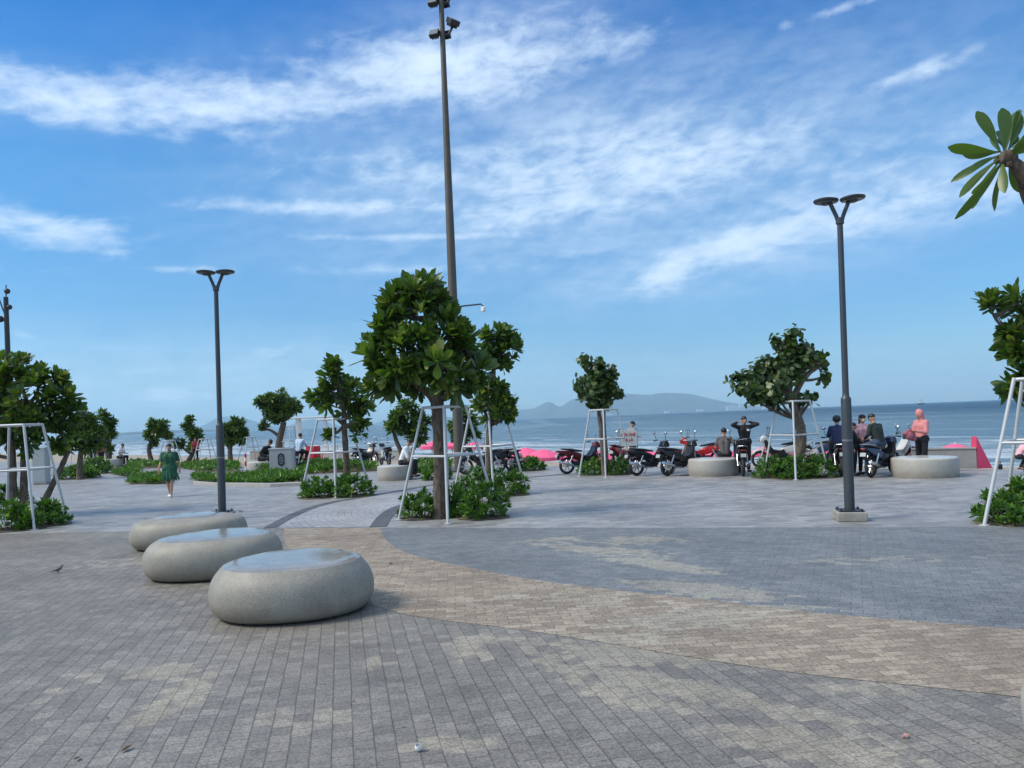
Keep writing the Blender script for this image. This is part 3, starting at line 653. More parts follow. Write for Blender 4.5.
# --- far row of trees
far = [('umbrella-shaped tree with a pale trunk above the grey utility cabinet', (281, 458), 47, [([(281, 458, 0), (279, 446, 0), (281, 434, 0), (284, 422, 0)], .24, .15), ([(280, 437, 0), (270, 430, 0), (262, 430, 0)], .10, .06)], [(262, 402, 7, 0), (272, 400, 9, 0), (282, 397, 8, 0), (292, 405, 8, 0), (298, 409, 5, 0), (284, 410, 10, 0), (270, 412, 9, 0), (264, 425, 5, 0), (276, 418, 7, 0)]),
       ('small round-topped tree behind the walking woman', (153, 461), 48, [([(153, 461, 0), (149, 450, 0), (153, 440, 0), (156, 432, 0)], .15, .1)], [(152, 424, 6, 0), (162, 425, 6, 0), (157, 432, 8, 0), (167, 434, 5, 0), (149, 434, 5, 0), (153, 443, 4, 0)]),
       ('small crooked tree with three separate tufts between the walking woman and the lamp post', (187, 461), 48, [([(187, 461, 0), (194, 450, 0), (195, 438, 0), (190, 422, 0)], .16, .08), ([(191, 454, 0), (184, 449, 0), (179, 446, 0)], .09, .05)], [(189, 418, 4, 0), (188, 426, 6, 0), (194, 432, 7, 0), (198, 438, 5, 0), (180, 444, 5, 0), (175, 442, 3, 0), (193, 446, 5, 0)]),
       ('small dense tree directly beside the tall lamp post with the thin pole', (231, 462), 47, [([(231, 462, 0), (230, 452, 0), (231, 440, 0)], .17, .12)], [(226, 428, 8, 0), (236, 427, 7, 0), (242, 432, 6, 0), (230, 438, 8, 0), (238, 440, 6, 0), (223, 434, 5, 0), (241, 422, 3, 0), (235, 419, 3, 0)])]
for (lb, b_, Y_, tr_, lo_) in far: tree(lb, b_, Y_, tr_, lo_, ROS_LOW, 1.5, .95, barkm=BARK)
for (x, lb) in ((276, 'pale metal guard around the umbrella-shaped tree'), (153, 'thin metal guard around the small tree behind the walking woman'), (188, 'thin metal guard around the crooked tree with three tufts'), (233, 'thin metal guard around the dense tree by the lamp post')):
    guard(x, 0, lb, R(40), Y=46.8, h=2.0 if x == 276 else 1.45, dia_top=.35, dia_base=.8)
# --- left cluster
tree('many-stemmed tree with large leaves, cut by the picture edge', (18, 510), 18.6,
     [([(13, 512, 0), (13, 480, 0), (12, 445, 0), (8, 410, 0)], .10, .06), ([(23, 513, .1), (24, 480, .1), (25, 440, .1), (28, 405, .1)], .10, .06), ([(36, 511, .2), (50, 490, .2), (60, 470, .3), (68, 452, .4)], .08, .055), ([(25, 440, .1), (38, 420, .1), (60, 408, .2)], .05, .03)],
     [(18, 368, 20, 0), (40, 380, 20, 0), (0, 382, 24, 0), (55, 382, 8, 0), (25, 400, 24, -.3), (50, 405, 18, -.2), (68, 398, 11, 0), (5, 415, 24, -.2), (35, 425, 20, -.3), (58, 428, 15, 0), (10, 438, 16, 0), (-25, 400, 34, 0), (-30, 440, 20, 0), (72, 412, 10, 0), (60, 445, 9, .2), (30, 442, 12, 0)], ROS_BIG, .40, 1.0)
guard(20, 527, 'bright steel guard around the many-stemmed tree at the picture edge', R(3), dia_base=.95, dia_top=.5)
shrub(12, 531, .62, .5, .56, 'green shrub at the near leg of the many-stemmed tree guard')
shrub(46, 526, .48, .45, .50, 'green shrub at the far leg of the many-stemmed tree guard, nearer the open paving')
tree('dark leafy tree just behind the many-stemmed tree', (78, 474), 34,
     [([(80, 476, 0), (80, 462, 0), (82, 445, 0)], .15, .09)],
     [(84, 416, 9, 0), (78, 425, 12, 0), (92, 422, 9, 0), (88, 434, 12, 0), (98, 432, 8, 0), (74, 440, 10, 0), (86, 446, 8, 0), (66, 446, 8, 0), (96, 444, 7, 0)], ROS_LOW, 1.1, 1.0)
guard(80, 473, 'steel guard around the dark leafy tree with shrubs at its feet', R(45))
shrub(76, 479, .95, .7, .55, 'dark green shrub under the dark leafy tree, nearer the picture edge', ROS_SHRUB_LOW)
shrub(94, 474, .95, .7, .75, 'dark green shrub under the dark leafy tree, nearer the sea', ROS_SHRUB_LOW)
tree('small dark tree above the round bench with the seated pair', (108, 460), 46,
     [([(108, 462, 0), (108, 450, 0), (107, 440, 0)], .16, .1)],
     [(104, 416, 7, 0), (111, 422, 6, 0), (106, 430, 8, 0), (113, 436, 4, 0), (105, 442, 6, 0), (110, 448, 4, 0)], ROS_LOW, 1.2, 1.0)
shrub(6, 504, .6, .5, .5, 'shrub glimpsed through the trunks of the many-stemmed tree', ROS_SHRUB_LOW)
# --- round leaved trees
tree('round-leaved tree with a ball-shaped crown and a two-strand trunk beside the white sign', (603, 472), 24.4,
     [([(604, 473, 0), (603, 455, 0), (601, 430, 0), (598, 405, 0)], .085, .06), ([(607, 473, .1), (606, 450, .1), (604, 425, .1), (604, 402, .1)], .07, .05)],
     [(597, 372, 13, 0), (587, 379, 10, 0), (609, 377, 10, 0), (583, 392, 9, 0), (598, 388, 14, -.1), (612, 390, 11, 0), (620, 394, 6, 0), (592, 404, 9, 0), (606, 404, 9, 0), (586, 361, 5, 0), (582, 356, 3, 0), (613, 367, 3.5, 0), (600, 363, 4, 0), (577, 388, 5, 0)], SPR, 1.6, .95, LEAF_GRAPE, BARK_PALE)
guard(606, 472.5, 'steel tube guard around the ball-crowned tree', R(44), dia_base=.85, Y=24.2, h=2.1)
shrub(595, 475, .5, .45, .50, 'green shrub at the foot of the ball-crowned tree, with a plastic bag before it')
shrub(617, 475, .48, .45, .50, 'green shrub between the ball-crowned tree and the black motorbike')
tree('wide round-leaved tree with a thick pale twisted trunk', (794, 474), 21.2,
     [([(794, 477, 0), (796, 462, 0), (801, 445, 0), (801, 430, 0), (796, 412, 0), (790, 398, 0), (783, 388, 0), (774, 378, 0)], .165, .09), ([(794, 405, 0), (797, 390, 0), (808, 374, 0), (820, 366, 0)], .11, .05), ([(790, 398, 0), (790, 375, 0), (787, 350, 0)], .07, .035)],
     [(776, 338, 6, 0), (790, 334, 8, 0), (796, 328, 4, 0), (784, 348, 11, 0), (800, 345, 8, 0), (809, 350, 8, 0), (820, 355, 7, 0), (826, 363, 4, 0), (826, 376, 4, 0), (803, 358, 11, 0), (786, 364, 12, 0), (768, 361, 10, 0), (757, 366, 9, 0), (748, 376, 10, 0), (737, 378, 6, 0), (731, 376, 4, 0), (741, 388, 9, 0), (756, 384, 12, 0), (770, 378, 11, 0), (752, 398, 8, 0), (765, 396, 9, 0), (772, 405, 5, 0), (808, 398, 4, 0), (815, 396, 3, 0), (800, 401, 3, 0), (797, 370, 9, -.35), (784, 380, 10, -.35), (771, 391, 9, -.3), (790, 352, 10, -.3), (806, 362, 8, -.3), (760, 392, 9, -.3), (745, 386, 9, -.3), (779, 398, 7, -.3)], SPR, 1.75, .95, LEAF_GRAPE, BARK_PALE)
guard(796, 470, 'steel tube guard around the twisted-trunk tree', R(44), dia_base=.85, Y=21.0, h=2.1)
for k, (x, y, lb) in enumerate(((772, 478, 'narrow-leaved shrub beside the scooter seen from behind'), (794, 479, 'narrow-leaved green shrub in the middle of the bed under the twisted-trunk tree'), (818, 478, 'narrow-leaved green shrub under the twisted-trunk tree, next to the lamp post'))):
    shrub(x, y, .52, .48, .55, lb)
# --- edge tree on the other side
tree('large-leaved tree mostly outside the picture, above a steel guard leg', (1058, 510), 13.0,
     [([(1058, 512, 0), (1052, 450, 0), (1045, 400, 0), (1030, 350, 0)], .12, .06), ([(1035, 365, 0), (1012, 335, 0), (998, 322, 0), (991, 310, 0)], .035, .018)],
     [(990, 302, 3, 0), (1014, 340, 13, 0), (1022, 300, 14, 0), (1030, 330, 22, 0), (1020, 352, 16, 0), (1014, 385, 8, 0), (1025, 370, 12, 0), (1050, 330, 30, 0), (1060, 290, 25, 0), (1055, 370, 26, 0), (1007, 330, 6, 0)], ROS_BIG, .42, .98)
guard(1048, 523, 'steel tube guard cut by the picture edge, with one leaning leg in view', R(46), dia_base=.98)
shrub(1003, 525, .36, .4, .42, 'low pale-tipped green shrub at the leaning guard leg')
shrub(1028, 522, .42, .5, .62, 'taller green shrub at the picture edge under the large-leaved tree')
shrub(1050, 516, .5, .5, .8, 'tall green shrub cut by the picture edge')
# --- overhanging branch close to the camera
b0 = Vector((4.4, 5.0, 0)); nt = thing('broadleaf_tree', 'close overhanging tree whose single leafy tip enters the upper sky corner', 'tree', b0, 0, 'young trees planted over the plaza')
tipp = W(1008, 158, 4.6); m = MB(); pth = spline([(4.4, 5.0, -.05), (4.35, 5.0, 1.3), (4.0, 4.9, 2.3), W(1045, 215, 4.7), W(1024, 175, 4.6), tipp], 6)
m.tube([p - b0 for p in pth], [.13 - .105 * (i / (len(pth) - 1)) for i in range(len(pth))], 10); m.ell(tipp - b0, (.055, .05, .05)); [m.ell(tipp - b0 + Vector((random.uniform(-.05, .03), random.uniform(-.04, .04), random.uniform(-.05, .04))), (.018, .018, .022)) for _ in range(14)]
m.build('trunk', BARK, nt, smooth=True)
def place_leaf(p0, p1, wd, roll=0, droop=.1):
    lv, lf = leaf_template((p1 - p0).length, wd, 10, 'obovate', .22, droop); d = (p1 - p0).normalized()
    zc_ = Vector((-p0.x, -p0.y, H - p0.z)); zc_ = (zc_ - d * zc_.dot(d)).normalized(); yc_ = zc_.cross(d)
    q_ = np.array(Matrix((d, yc_, zc_)).transposed() @ Matrix.Rotation(roll * .6, 3, 'X')); return lv @ q_.T + np.array(p0 - b0), lf
V = []; Fc = []; T = []; o_ = 0
for (ax, ay, bx, by, wd, ro, dd, dr) in [(1000, 150, 978, 110, .075, .9, .02, -.05), (998, 152, 948, 147, .07, -.6, 0, -.12), (998, 156, 953, 176, .05, .8, .05, .12), (1000, 158, 957, 191, .055, .9, .1, .15), (1002, 158, 965, 205, .05, .9, .15, .18), (1004, 160, 967, 216, .055, -.8, .0, .14), (1003, 160, 1001, 189, .06, .9, -.1, .05), (1004, 150, 1006, 107, .10, 1.2, -.05, .0), (1008, 150, 1026, 108, .08, 1.0, .1, .0), (1008, 150, 1032, 120, .07, .8, .3, .1), (1003, 152, 975, 153, .04, .9, .25, .05), (1005, 150, 995, 128, .06, 1.1, .3, .05), (1008, 155, 1030, 145, .07, .5, -.2, .1), (1004, 152, 1003, 125, .07, .7, .2, 0), (1006, 150, 1016, 104, .07, -.8, .15, 0), (1000, 155, 962, 168, .05, 1.3, .2, .1), (1006, 160, 985, 212, .045, 1.2, .2, .1), (1012, 148, 1040, 128, .07, .9, .1, 0), (1001, 151, 960, 158, .07, -.9, .15, .1), (1005, 158, 976, 200, .055, -1.0, .2, .15), (1009, 156, 1014, 196, .05, .8, .1, .1), (1002, 154, 985, 128, .06, -1.0, .25, .02)]:
    v, f_ = place_leaf(W(ax, ay, 4.6), W(bx, by, 4.6 + dd), wd * 1.0, ro, dr + .12); V.append(v); Fc.append(f_ + o_); T.append(np.full(len(f_), random.uniform(.2, .6))); o_ += len(v)
V = np.concatenate(V); Fc = np.concatenate(Fc); T = np.concatenate(T)
me = bpy.data.meshes.new('leaf_tip'); me.from_pydata(V.tolist(), [], Fc.tolist()); me.attributes.new('tone', 'FLOAT', 'FACE').data.foreach_set('value', T.astype(np.float32)); me.materials.append(LEAF_TREE)
me.polygons.foreach_set('use_smooth', [True] * len(Fc)); ob = bpy.data.objects.new('crown', me); COL.objects.link(ob); ob.parent = nt
# the rest of that tree's crown, above and outside the frame
pl_ = []
for k in range(60):
    v = Vector(rng.normal(size=3)).normalized(); p = Vector((4.9, 5.2, 3.9)) + v * .75; pl_.append((p, v, 1.0))
scatter_mesh('crown', ROS_MID, pl_, LEAF_TREE, nt, b0)

# --- low planting strips
hedge([(111, 474), (116, 472), (130, 469.5), (142, 469.5), (141, 475), (125, 477)], .30, 'small wedge of ground cover at the path end', 260)
hedge([(127, 481), (140, 478.5), (163, 478), (170, 484), (130, 484.5)], .30, 'ground cover strip behind the walking woman', 260)
hedge([(128, 465.5), (166, 464.5), (166, 468), (130, 469)], .35, 'far ground cover strip at the foot of the small round-topped tree', 260)
hedge([(170, 466), (204, 465.5), (240, 467), (240, 473), (206, 472), (180, 468.5)], .35, 'far ground cover strip between the lamp post and the crooked tree', 420)
hedge([(195, 478.5), (230, 478), (270, 477.5), (305, 478), (304, 483.5), (270, 485), (215, 484.5), (193, 481.5)], .30, 'long ground cover strip in front of the utility cabinet', 700)
hedge([(256, 469), (300, 467.5), (375, 466), (378, 471), (310, 474), (256, 474)], .42, 'long ground cover strip behind the utility cabinet', 900)
hedge([(414, 468), (450, 466), (452, 471), (414, 473.5)], .42, 'ground cover strip beside the seated man in the white shirt', 300)
for pts in ([(193, 484.5), (215, 486), (270, 487), (306, 485.5), (306, 484.6), (270, 486), (215, 485.2), (193, 483.4)],):
    m = MB(); pp = [at(a, b) for a, b in pts]; n = len(pp)
    m.add([(p.x, p.y, 0.0) for p in pp] + [(p.x, p.y, .10) for p in pp], [tuple(range(n, 2 * n))] + [(i, (i + 1) % n, n + (i + 1) % n, n + i) for i in range(n)]); tag(m.build('kerb', M_KERB), kind='structure')

# ------------------------------------------------------------------ stone benches
def granite(name, c1, c2, rough, bump):
    m = bpy.data.materials.new(name); m.use_nodes = True; t = m.node_tree; b = t.nodes['Principled BSDF']; c = N(t, 'ShaderNodeTexCoord')
    n = N(t, 'ShaderNodeTexNoise'); t.links.new(c.outputs['Object'], n.inputs['Vector']); n.inputs['Scale'].default_value = 150; n.inputs['Detail'].default_value = 4; n.inputs['Roughness'].default_value = .8
    n2 = N(t, 'ShaderNodeTexNoise'); t.links.new(c.outputs['Object'], n2.inputs['Vector']); n2.inputs['Scale'].default_value = 4; n2.inputs['Detail'].default_value = 6
    s = N(t, 'ShaderNodeSeparateXYZ'); t.links.new(c.outputs['Object'], s.inputs[0])
    g = mixc(t, smooth(t, n.outputs[0], .36, .64), c1, c2)
    # splash dirt near the foot and faint run marks
    mp = N(t, 'ShaderNodeMapping'); mp.inputs['Scale'].default_value = (9, 9, 1.2); t.links.new(c.outputs['Object'], mp.inputs[0]); n3 = N(t, 'ShaderNodeTexNoise'); t.links.new(mp.outputs[0], n3.inputs['Vector']); n3.inputs['Detail'].default_value = 5
    dirt = mth(t, 'MULTIPLY', smooth(t, mth(t, 'ADD', s.outputs[2], mth(t, 'MULTIPLY', n2.outputs[0], .22)), .16, .34, 1, 0), .45)
    g = mixc(t, dirt, g, (.16, .13, .09)); g = mixc(t, mth(t, 'MULTIPLY', smooth(t, n3.outputs[0], .5, .8), .35), g, (.17, .155, .13))
    g = mixc(t, mth(t, 'MULTIPLY', smooth(t, n2.outputs[0], .4, .7), .25), g, (.42, .40, .36))
    t.links.new(g, b.inputs['Base Color']); t.links.new(mth(t, 'ADD', mth(t, 'MULTIPLY', n2.outputs[0], .12), rough - .06), b.inputs['Roughness'])
    if bump:
        bp = N(t, 'ShaderNodeBump'); bp.inputs['Strength'].default_value = bump; bp.inputs['Distance'].default_value = .004; t.links.new(n.outputs[0], bp.inputs['Height']); t.links.new(bp.outputs[0], b.inputs['Normal'])
    return m
M_GRAN = granite('granite_rough', (.12, .112, .092), (.37, .345, .285), .55, .5); M_POL = granite('granite_polished', (.13, .13, .122), (.33, .32, .295), .13, 0)
M_CONC = granite('terrazzo', (.27, .26, .23), (.40, .385, .34), .5, .3); M_CONCTOP = granite('terrazzo_top', (.42, .42, .40), (.54, .54, .52), .22, 0)
def pebble(loc, rx, ry, h, yaw, outline, label, topk=.80, tilt=0.0):
    t = thing('stone_bench', label, 'stone bench', loc, yaw, 'rounded pebble benches in a row'); n = 64
    prof = [(.80, .0), (.885, .04), (.95, .12), (.985, .24), (1.0, .37), (.997, .52), (.975, .66), (.935, .78), (.88, .875), (topk + .015, .95)]
    def rr(th): return 1 + sum(a * math.cos(k * th + p) for k, a, p in outline)
    vs = [];
    for (q, z) in prof:
        for i in range(n):
            th = 2 * math.pi * i / n; r_ = rr(th) * q; x = rx * r_ * math.cos(th); y = ry * r_ * math.sin(th)
            vs.append((x, y, (z * h) * (1 + tilt * x)))
    m = MB(); fs = [(i * n + k, i * n + (k + 1) % n, (i + 1) * n + (k + 1) % n, (i + 1) * n + k) for i in range(len(prof) - 1) for k in range(n)]
    fs.append(tuple(reversed(range(n)))); m.add(vs, fs); m.build('body', M_GRAN, t, smooth=True, sub=1)
    vs = []; tp = [(topk + .016, .949), (topk - .04, .978), (topk - .10, .992), (topk * .7, 1.003), (topk * .35, 1.010), (.02, 1.012)]
    for (q, z) in tp:
        for i in range(n):
            th = 2 * math.pi * i / n; r_ = rr(th) * q; x = rx * r_ * math.cos(th); y = ry * r_ * math.sin(th); vs.append((x, y, z * h * (1 + tilt * x)))
    m = MB(); m.add(vs, [(i * n + k, i * n + (k + 1) % n, (i + 1) * n + (k + 1) % n, (i + 1) * n + k) for i in range(len(tp) - 1) for k in range(n)] + [tuple(range((len(tp) - 1) * n, len(tp) * n))])
    m.build('polished_top', M_POL, t, smooth=True, sub=1); return t
pebble((-2.37, 8.12, 0), .81, .85, .54, R(4), [(2, .03, .4), (3, .035, 1.2)], 'largest and closest rounded granite bench, its polished flat top mirroring the sky', .82)
pebble((-4.02, 10.35, 0), .84, .80, .53, R(28), [(2, .05, 0), (3, .055, 3.1)], 'middle rounded granite bench of the row, with a dark stripe across its polished top', .78)
pebble((-5.47, 13.0, 0), .88, .85, .52, R(20), [(2, .05, 0), (3, .05, 2.6)], 'farthest rounded granite bench of the row, in front of the lamp post foot', .55)
def round_bench(px0, px1, py, label, hh=.5, top=True):
    a = at((px0 + px1) / 2, py); r_ = (px1 - px0) / 2 / F * a.y; a.y += r_ * .95; k = a.y / (a.y - r_ * .95); a.x *= k; r_ *= k * .95
    t = thing('round_bench', label, 'bench', a, 0, 'round concrete benches'); m = MB()
    m.lathe((0, 0, 0), [(r_ * .985, 0), (r_ * .995, .02), (r_ * 1.005, hh * .5), (r_, hh - .05), (r_ * .985, hh - .025), (r_ * .96, hh - .012)], 48); m.build('body', M_CONC, t, smooth=True)
    m = MB(); m.lathe((0, 0, 0), [(r_ * .962, hh - .016), (r_ * .94, hh - .004), (r_ * .5, hh), (.02, hh)], 48); m.build('seat_top', M_CONCTOP, t, smooth=True)
    return t, a, r_
rb1 = round_bench(893, 957, 479, 'round concrete bench before the woman in the pink hoodie')
rb2 = round_bench(688, 739, 477, 'round concrete bench between the red motorbike and the man with raised arms')
rb3 = round_bench(377, 414, 481, 'round concrete bench carrying the seated man in the white shirt')
rb4 = round_bench(247, 276, 473.5, 'round concrete bench carrying the hunched person in black')
rb5 = round_bench(103, 125, 467.5, 'round concrete bench at the far path end under the small dark tree')
m = MB(); p = Vector((2.83, 3.95, 0)); t = thing('bollard', 'pale rounded stone bollard cut by the lower picture corner', 'bollard', p)
m.lathe((0, 0, 0), [(.20, 0), (.215, .03), (.235, .2), (.245, .38), (.24, .46), (.225, .51)], 40); m.build('body', M_CONC, t, smooth=True)
m = MB(); m.lathe((0, 0, 0), [(.226, .508), (.205, .545), (.15, .565), (.02, .57)], 40); m.build('cap', M_CONCTOP, t, smooth=True); t.scale.z = .79

# ------------------------------------------------------------------ lamps and masts
M_LAMP = mat('lamp_paint', (.050, .058, .066), .42, .3, noise=.15); M_MAST = mat('mast_paint', (.085, .076, .060), .6, .1, noise=.25, nscale=3); M_GLASS = mat('lamp_lens', (.16, .17, .18), .25); M_DARK2 = mat('lamp_housing', (.028, .03, .034), .4, .3)
def lamp(px, py, label, yaw=0):
    p = at(px, py); p.z = 0; t = thing('street_lamp', label, 'street lamp', p, yaw, 'two-headed street lamps')
    m = MB(); m.box((0, 0, .08), (.46, .46, .16)); bevel(m.build('plinth', M_CONC, t), .015)
    m = MB(); m.box((0, 0, .171), (.38, .40, .022)); [m.lathe((sx * .16, sy * .16, .16), [(.018, 0), (.018, .05)], 8) for sx in (-1, 1) for sy in (-1, 1)]; m.build('base_plate', M_DARK2, t)
    m = MB(); m.lathe((0, 0, 0), [(.082, .16), (.082, 2.08), (.078, 2.10), (.056, 2.13), (.052, 2.2), (.046, 5.10), (.066, 5.11), (.066, 5.2), (.04, 5.22)], 20); m.build('pole', M_LAMP, t, smooth=True)
    m = MB(); m.lathe((0, 0, 0), [(.0835, 1.36), (.0835, 1.39)], 20); m.build('collar_band', M_GLASS, t)
    for s in (-1, 1):
        m = MB(); m.tube([(s * .02, 0, 5.12), (s * .055, 0, 5.25), (s * .145, 0, 5.48)], .034, 10); a = m.build('arm', M_LAMP, t, smooth=True)
        rot = Matrix.Rotation(-s * R(2), 3, 'Y'); m = MB(); m.lathe((0, 0, 0), [(.06, -.07), (.08, -.045), (.185, -.028), (.20, -.008), (.198, .012), (.15, .03), (.03, .036)], 28)
        m.v = [tuple(rot @ Vector(v) + Vector((s * .205, -.02 * s, 5.53))) for v in m.v]; hd = m.build('lamp_head', M_LAMP, t, smooth=True)
        m = MB(); m.lathe((0, 0, 0), [(.15, -.040), (.15, -.036)], 24); m.v = [tuple(rot @ Vector(v) + Vector((s * .205, -.02 * s, 5.53))) for v in m.v]; m.build('lens', M_GLASS, hd)
    t.scale.z = .965; t.rotation_euler.y = R(.5)
    return t
lamp(850, 520, 'two-headed street lamp on a concrete plinth in the open paving', R(-12))
lamp(222.5, 519, 'two-headed street lamp rising behind the rounded granite benches', R(8))
def floodlight(m, c, yaw, tilt, s=1.0):
    rot = (Matrix.Rotation(yaw, 3, 'Z') @ Matrix.Rotation(tilt, 3, 'X')); c = Vector(c)
    m.box(c, (.36 * s, .16 * s, .30 * s), rot); [m.box(c + rot @ Vector((k * .06 * s, .11 * s, 0)), (.02 * s, .1 * s, .26 * s), rot) for k in range(-2, 3)]
    return rot
b0 = W(459.5, 470, 29); b0.z = 0; b0.x = W(453, 300, 29).x
t = thing('floodlight_mast', 'very tall brown mast with clustered floodlights rising above the largest tree', 'floodlight mast', b0, 0); m = MB()
m.lathe((0, 0, 0), [(.20, 0), (.185, 3), (.155, 9), (.105, 15), (.095, 18.2)], 16); m.build('mast', M_MAST, t, smooth=True)
m = MB(); m.box((0, 0, .03), (.6, .6, .06)); m.build('base_plate', M_MAST, t)
for zz in (16.55, 17.75):
    for k, (dx_, dy_, yw, dz_, sc) in enumerate(((-.30, -.05, -.3, 0, 1.0), (.42, -.05, .7, .42, 1.15), (.1, .3, 2.8, .1, 1.0))):
        m = MB(); rot = floodlight(m, (dx_, dy_, zz + dz_), yw, -.5 if k != 1 else -.9, sc); fl = m.build('floodlight', M_DARK2, t)
        m = MB(); m.box(Vector((dx_, dy_, zz + dz_)) + rot @ Vector((0, -.085 * sc, 0)), (.32 * sc, .012, .26 * sc), rot); m.build('lens', M_GLASS, fl)
        m = MB(); m.tube([(0, 0, zz - .05), (dx_ * .6, dy_, zz - .04), (dx_, dy_ + .1, zz + dz_ - .06)], .05, 8); m.build('bracket', M_DARK2, t)
zc = W(470, 307, 29).z
m = MB(); m.tube([(0, 0, zc + .02), (1.05, -.1, zc + .08), (1.14, -.1, zc - .02)], .03, 8); ar = m.build('camera_arm', M_LAMP, t)
m = MB(); m.lathe((1.14, -.1, zc - .22), [(.03, 0), (.09, .02), (.10, .1), (.09, .18), (.03, .21)], 14); m.build('security_camera', M_WHITE, ar, smooth=True)
m = MB(); m.box((.0, -.2, zc - .35), (.22, .12, .3)); m.build('control_box', M_WHITE, t)
b0 = W(9, 470, 60); b0.z = 0; b0.x = W(7, 330, 60).x; t = thing('floodlight_mast', 'dark mast with round lamps far behind the many-stemmed tree', 'floodlight mast', b0, 0); zt = W(7, 297, 60).z; m = MB()
m.lathe((0, 0, 0), [(.22, 0), (.17, zt)], 12); m.build('mast', M_DARK2, t, smooth=True)
for (xx, za, rr_) in ((.12, zt + .45, .22), (.26, zt - .8, .2), (-.5, zt - 1.7, .26)):
    m = MB(); m.ell((xx, 0, za), (rr_, rr_, rr_)); m.tube([(0, 0, za - .3), (xx, 0, za)], .05, 6); m.build('floodlight', M_DARK2, t, smooth=True)
m = MB(); m.tube([(.03, 0, zt), (.05, 0, zt + .95)], .04, 6); m.tube([(-.6, 0, zt + .1), (-.12, 0, zt - 1.4)], .05, 6); m.build('lightning_rod', M_DARK2, t)

# ------------------------------------------------------------------ utility boxes, sign, wall, parasols
M_CAB = mat('cabinet_grey', (.36, .375, .37), .5, noise=.08); M_RED = mat('red_paint', (.55, .02, .03), .4); M_PINK = mat('pink_canvas', (.80, .11, .24), .65, noise=.08); M_PINK2 = mat('pink_fabric_dark', (.62, .055, .14), .7, noise=.15); M_BLK = mat('black_plastic', (.012, .012, .014), .35); M_BLUE = mat('blue_paint', (.02, .10, .30), .3)
def cabinet(px, py, w, d, h, label, vent=True):
    p = at(px, py); p.z = 0; p.y += d / 2; t = thing('utility_cabinet', label, 'cabinet', p, R(4)); m = MB(); m.box((0, 0, .04), (w * .94, d * .94, .08)); m.build('plinth', M_CONC, t)
    m = MB(); m.box((0, 0, .08 + h / 2), (w, d, h)); bevel(m.build('body', M_CAB, t), .012); m = MB(); m.box((0, 0, .08 + h + .03), (w * 1.06, d * 1.08, .06)); bevel(m.build('lid', M_CAB, t), .012)
    m = MB(); m.box((0, -d / 2 - .004, .08 + h * .5), (w * .86, .008, h * .9)); dr = m.build('door', M_CAB, t)
    if vent:
        m = MB(); n = 20; vs = []
        for (s_, yy) in ((1, -d / 2 - .022), (.72, -d / 2 - .022), (1, -d / 2 - .010), (.72, -d / 2 - .010)):
            for k in range(n):
                th = 2 * math.pi * k / n; zz = math.sin(th); xx = math.cos(th); vs.append((xx * .13 * s_, yy, .08 + h * .6 + (zz * .13 + (.12 if zz > 0 else -.12)) * s_))
        fs = [(a * n + k, a * n + (k + 1) % n, b_ * n + (k + 1) % n, b_ * n + k) for a, b_ in ((0, 1), (2, 3), (0, 2), (1, 3)) for k in range(n)]
        m.add(vs, fs); m.build('emblem_ring', M_BLK, dr)
        m = MB(); [m.box((0, -d / 2 - .013, .08 + h * .6 + k), (.16, .01, .03)) for k in (-.12, -.06, 0, .06, .12)]; m.build('emblem_bars', M_BLK, dr)
cabinet(281.5, 476.5, .92, .42, .98, 'grey utility cabinet with a dark oblong emblem on its door')
cabinet(39, 485, .52, .4, 1.38, 'tall plain grey cabinet behind the many-stemmed tree', False)
p = at(246, 471); p.z = 0; t = thing('marker_post', 'short red and white striped post before the bench of the person in black', 'post', p)
for k, (a, mm) in enumerate(((0, M_WHITE), (.22, M_RED), (.44, M_WHITE), (.62, M_RED))):
    m = MB(); m.lathe((0, 0, 0), [(.05, a), (.05, a + (.22 if k < 2 else .18))], 12); m.build('band', mm, t, smooth=True)
M_GREYBOARD = mat('sign_board', (.62, .63, .60), .5, noise=.05)
p = at(630, 470); p.z = 0; t = thing('sign', 'white snack sign with red lettering beside the round-leaved tree', 'sign', p, R(2)); s_ = p.y / F
zb = W(630, 446, p.y).z; zt = W(630, 430, p.y).z; m = MB(); m.box((0, 0, (zb + zt) / 2), (17 * s_, .03, zt - zb)); bevel(m.build('board', M_GREYBOARD, t), .004)
m = MB(); hw = 8.5 * s_; m.tube([(-hw, .0, 0), (-hw, .0, zt + .03)], .014, 6); m.tube([(hw, .0, 0), (hw, .0, zt + .03)], .014, 6); m.box((0, 0, zb - .02), (hw * 2, .05, .025)); m.build('stand', M_DARK2, t)
for txt, zz in (('XÔI CHÈ', zt - .20), ('LÀ LÀ', zt - .38)):
    cu = bpy.data.curves.new('lettering', 'FONT'); cu.body = txt; cu.size = .125; cu.align_x = 'CENTER'; cu.extrude = .002; cu.offset = .004
    o = bpy.data.objects.new('lettering', cu); COL.objects.link(o); o.parent = t; o.location = (-.02, -.022, zz); o.rotation_euler = (math.pi / 2, 0, 0); cu.materials.append(M_RED)
    dg = bpy.context.evaluated_depsgraph_get(); dg.update(); me_ = bpy.data.meshes.new_from_object(o.evaluated_get(dg)); mo = bpy.data.objects.new('lettering', me_); COL.objects.link(mo); mo.parent = t; mo.location = o.location; mo.rotation_euler = o.rotation_euler; bpy.data.objects.remove(o)
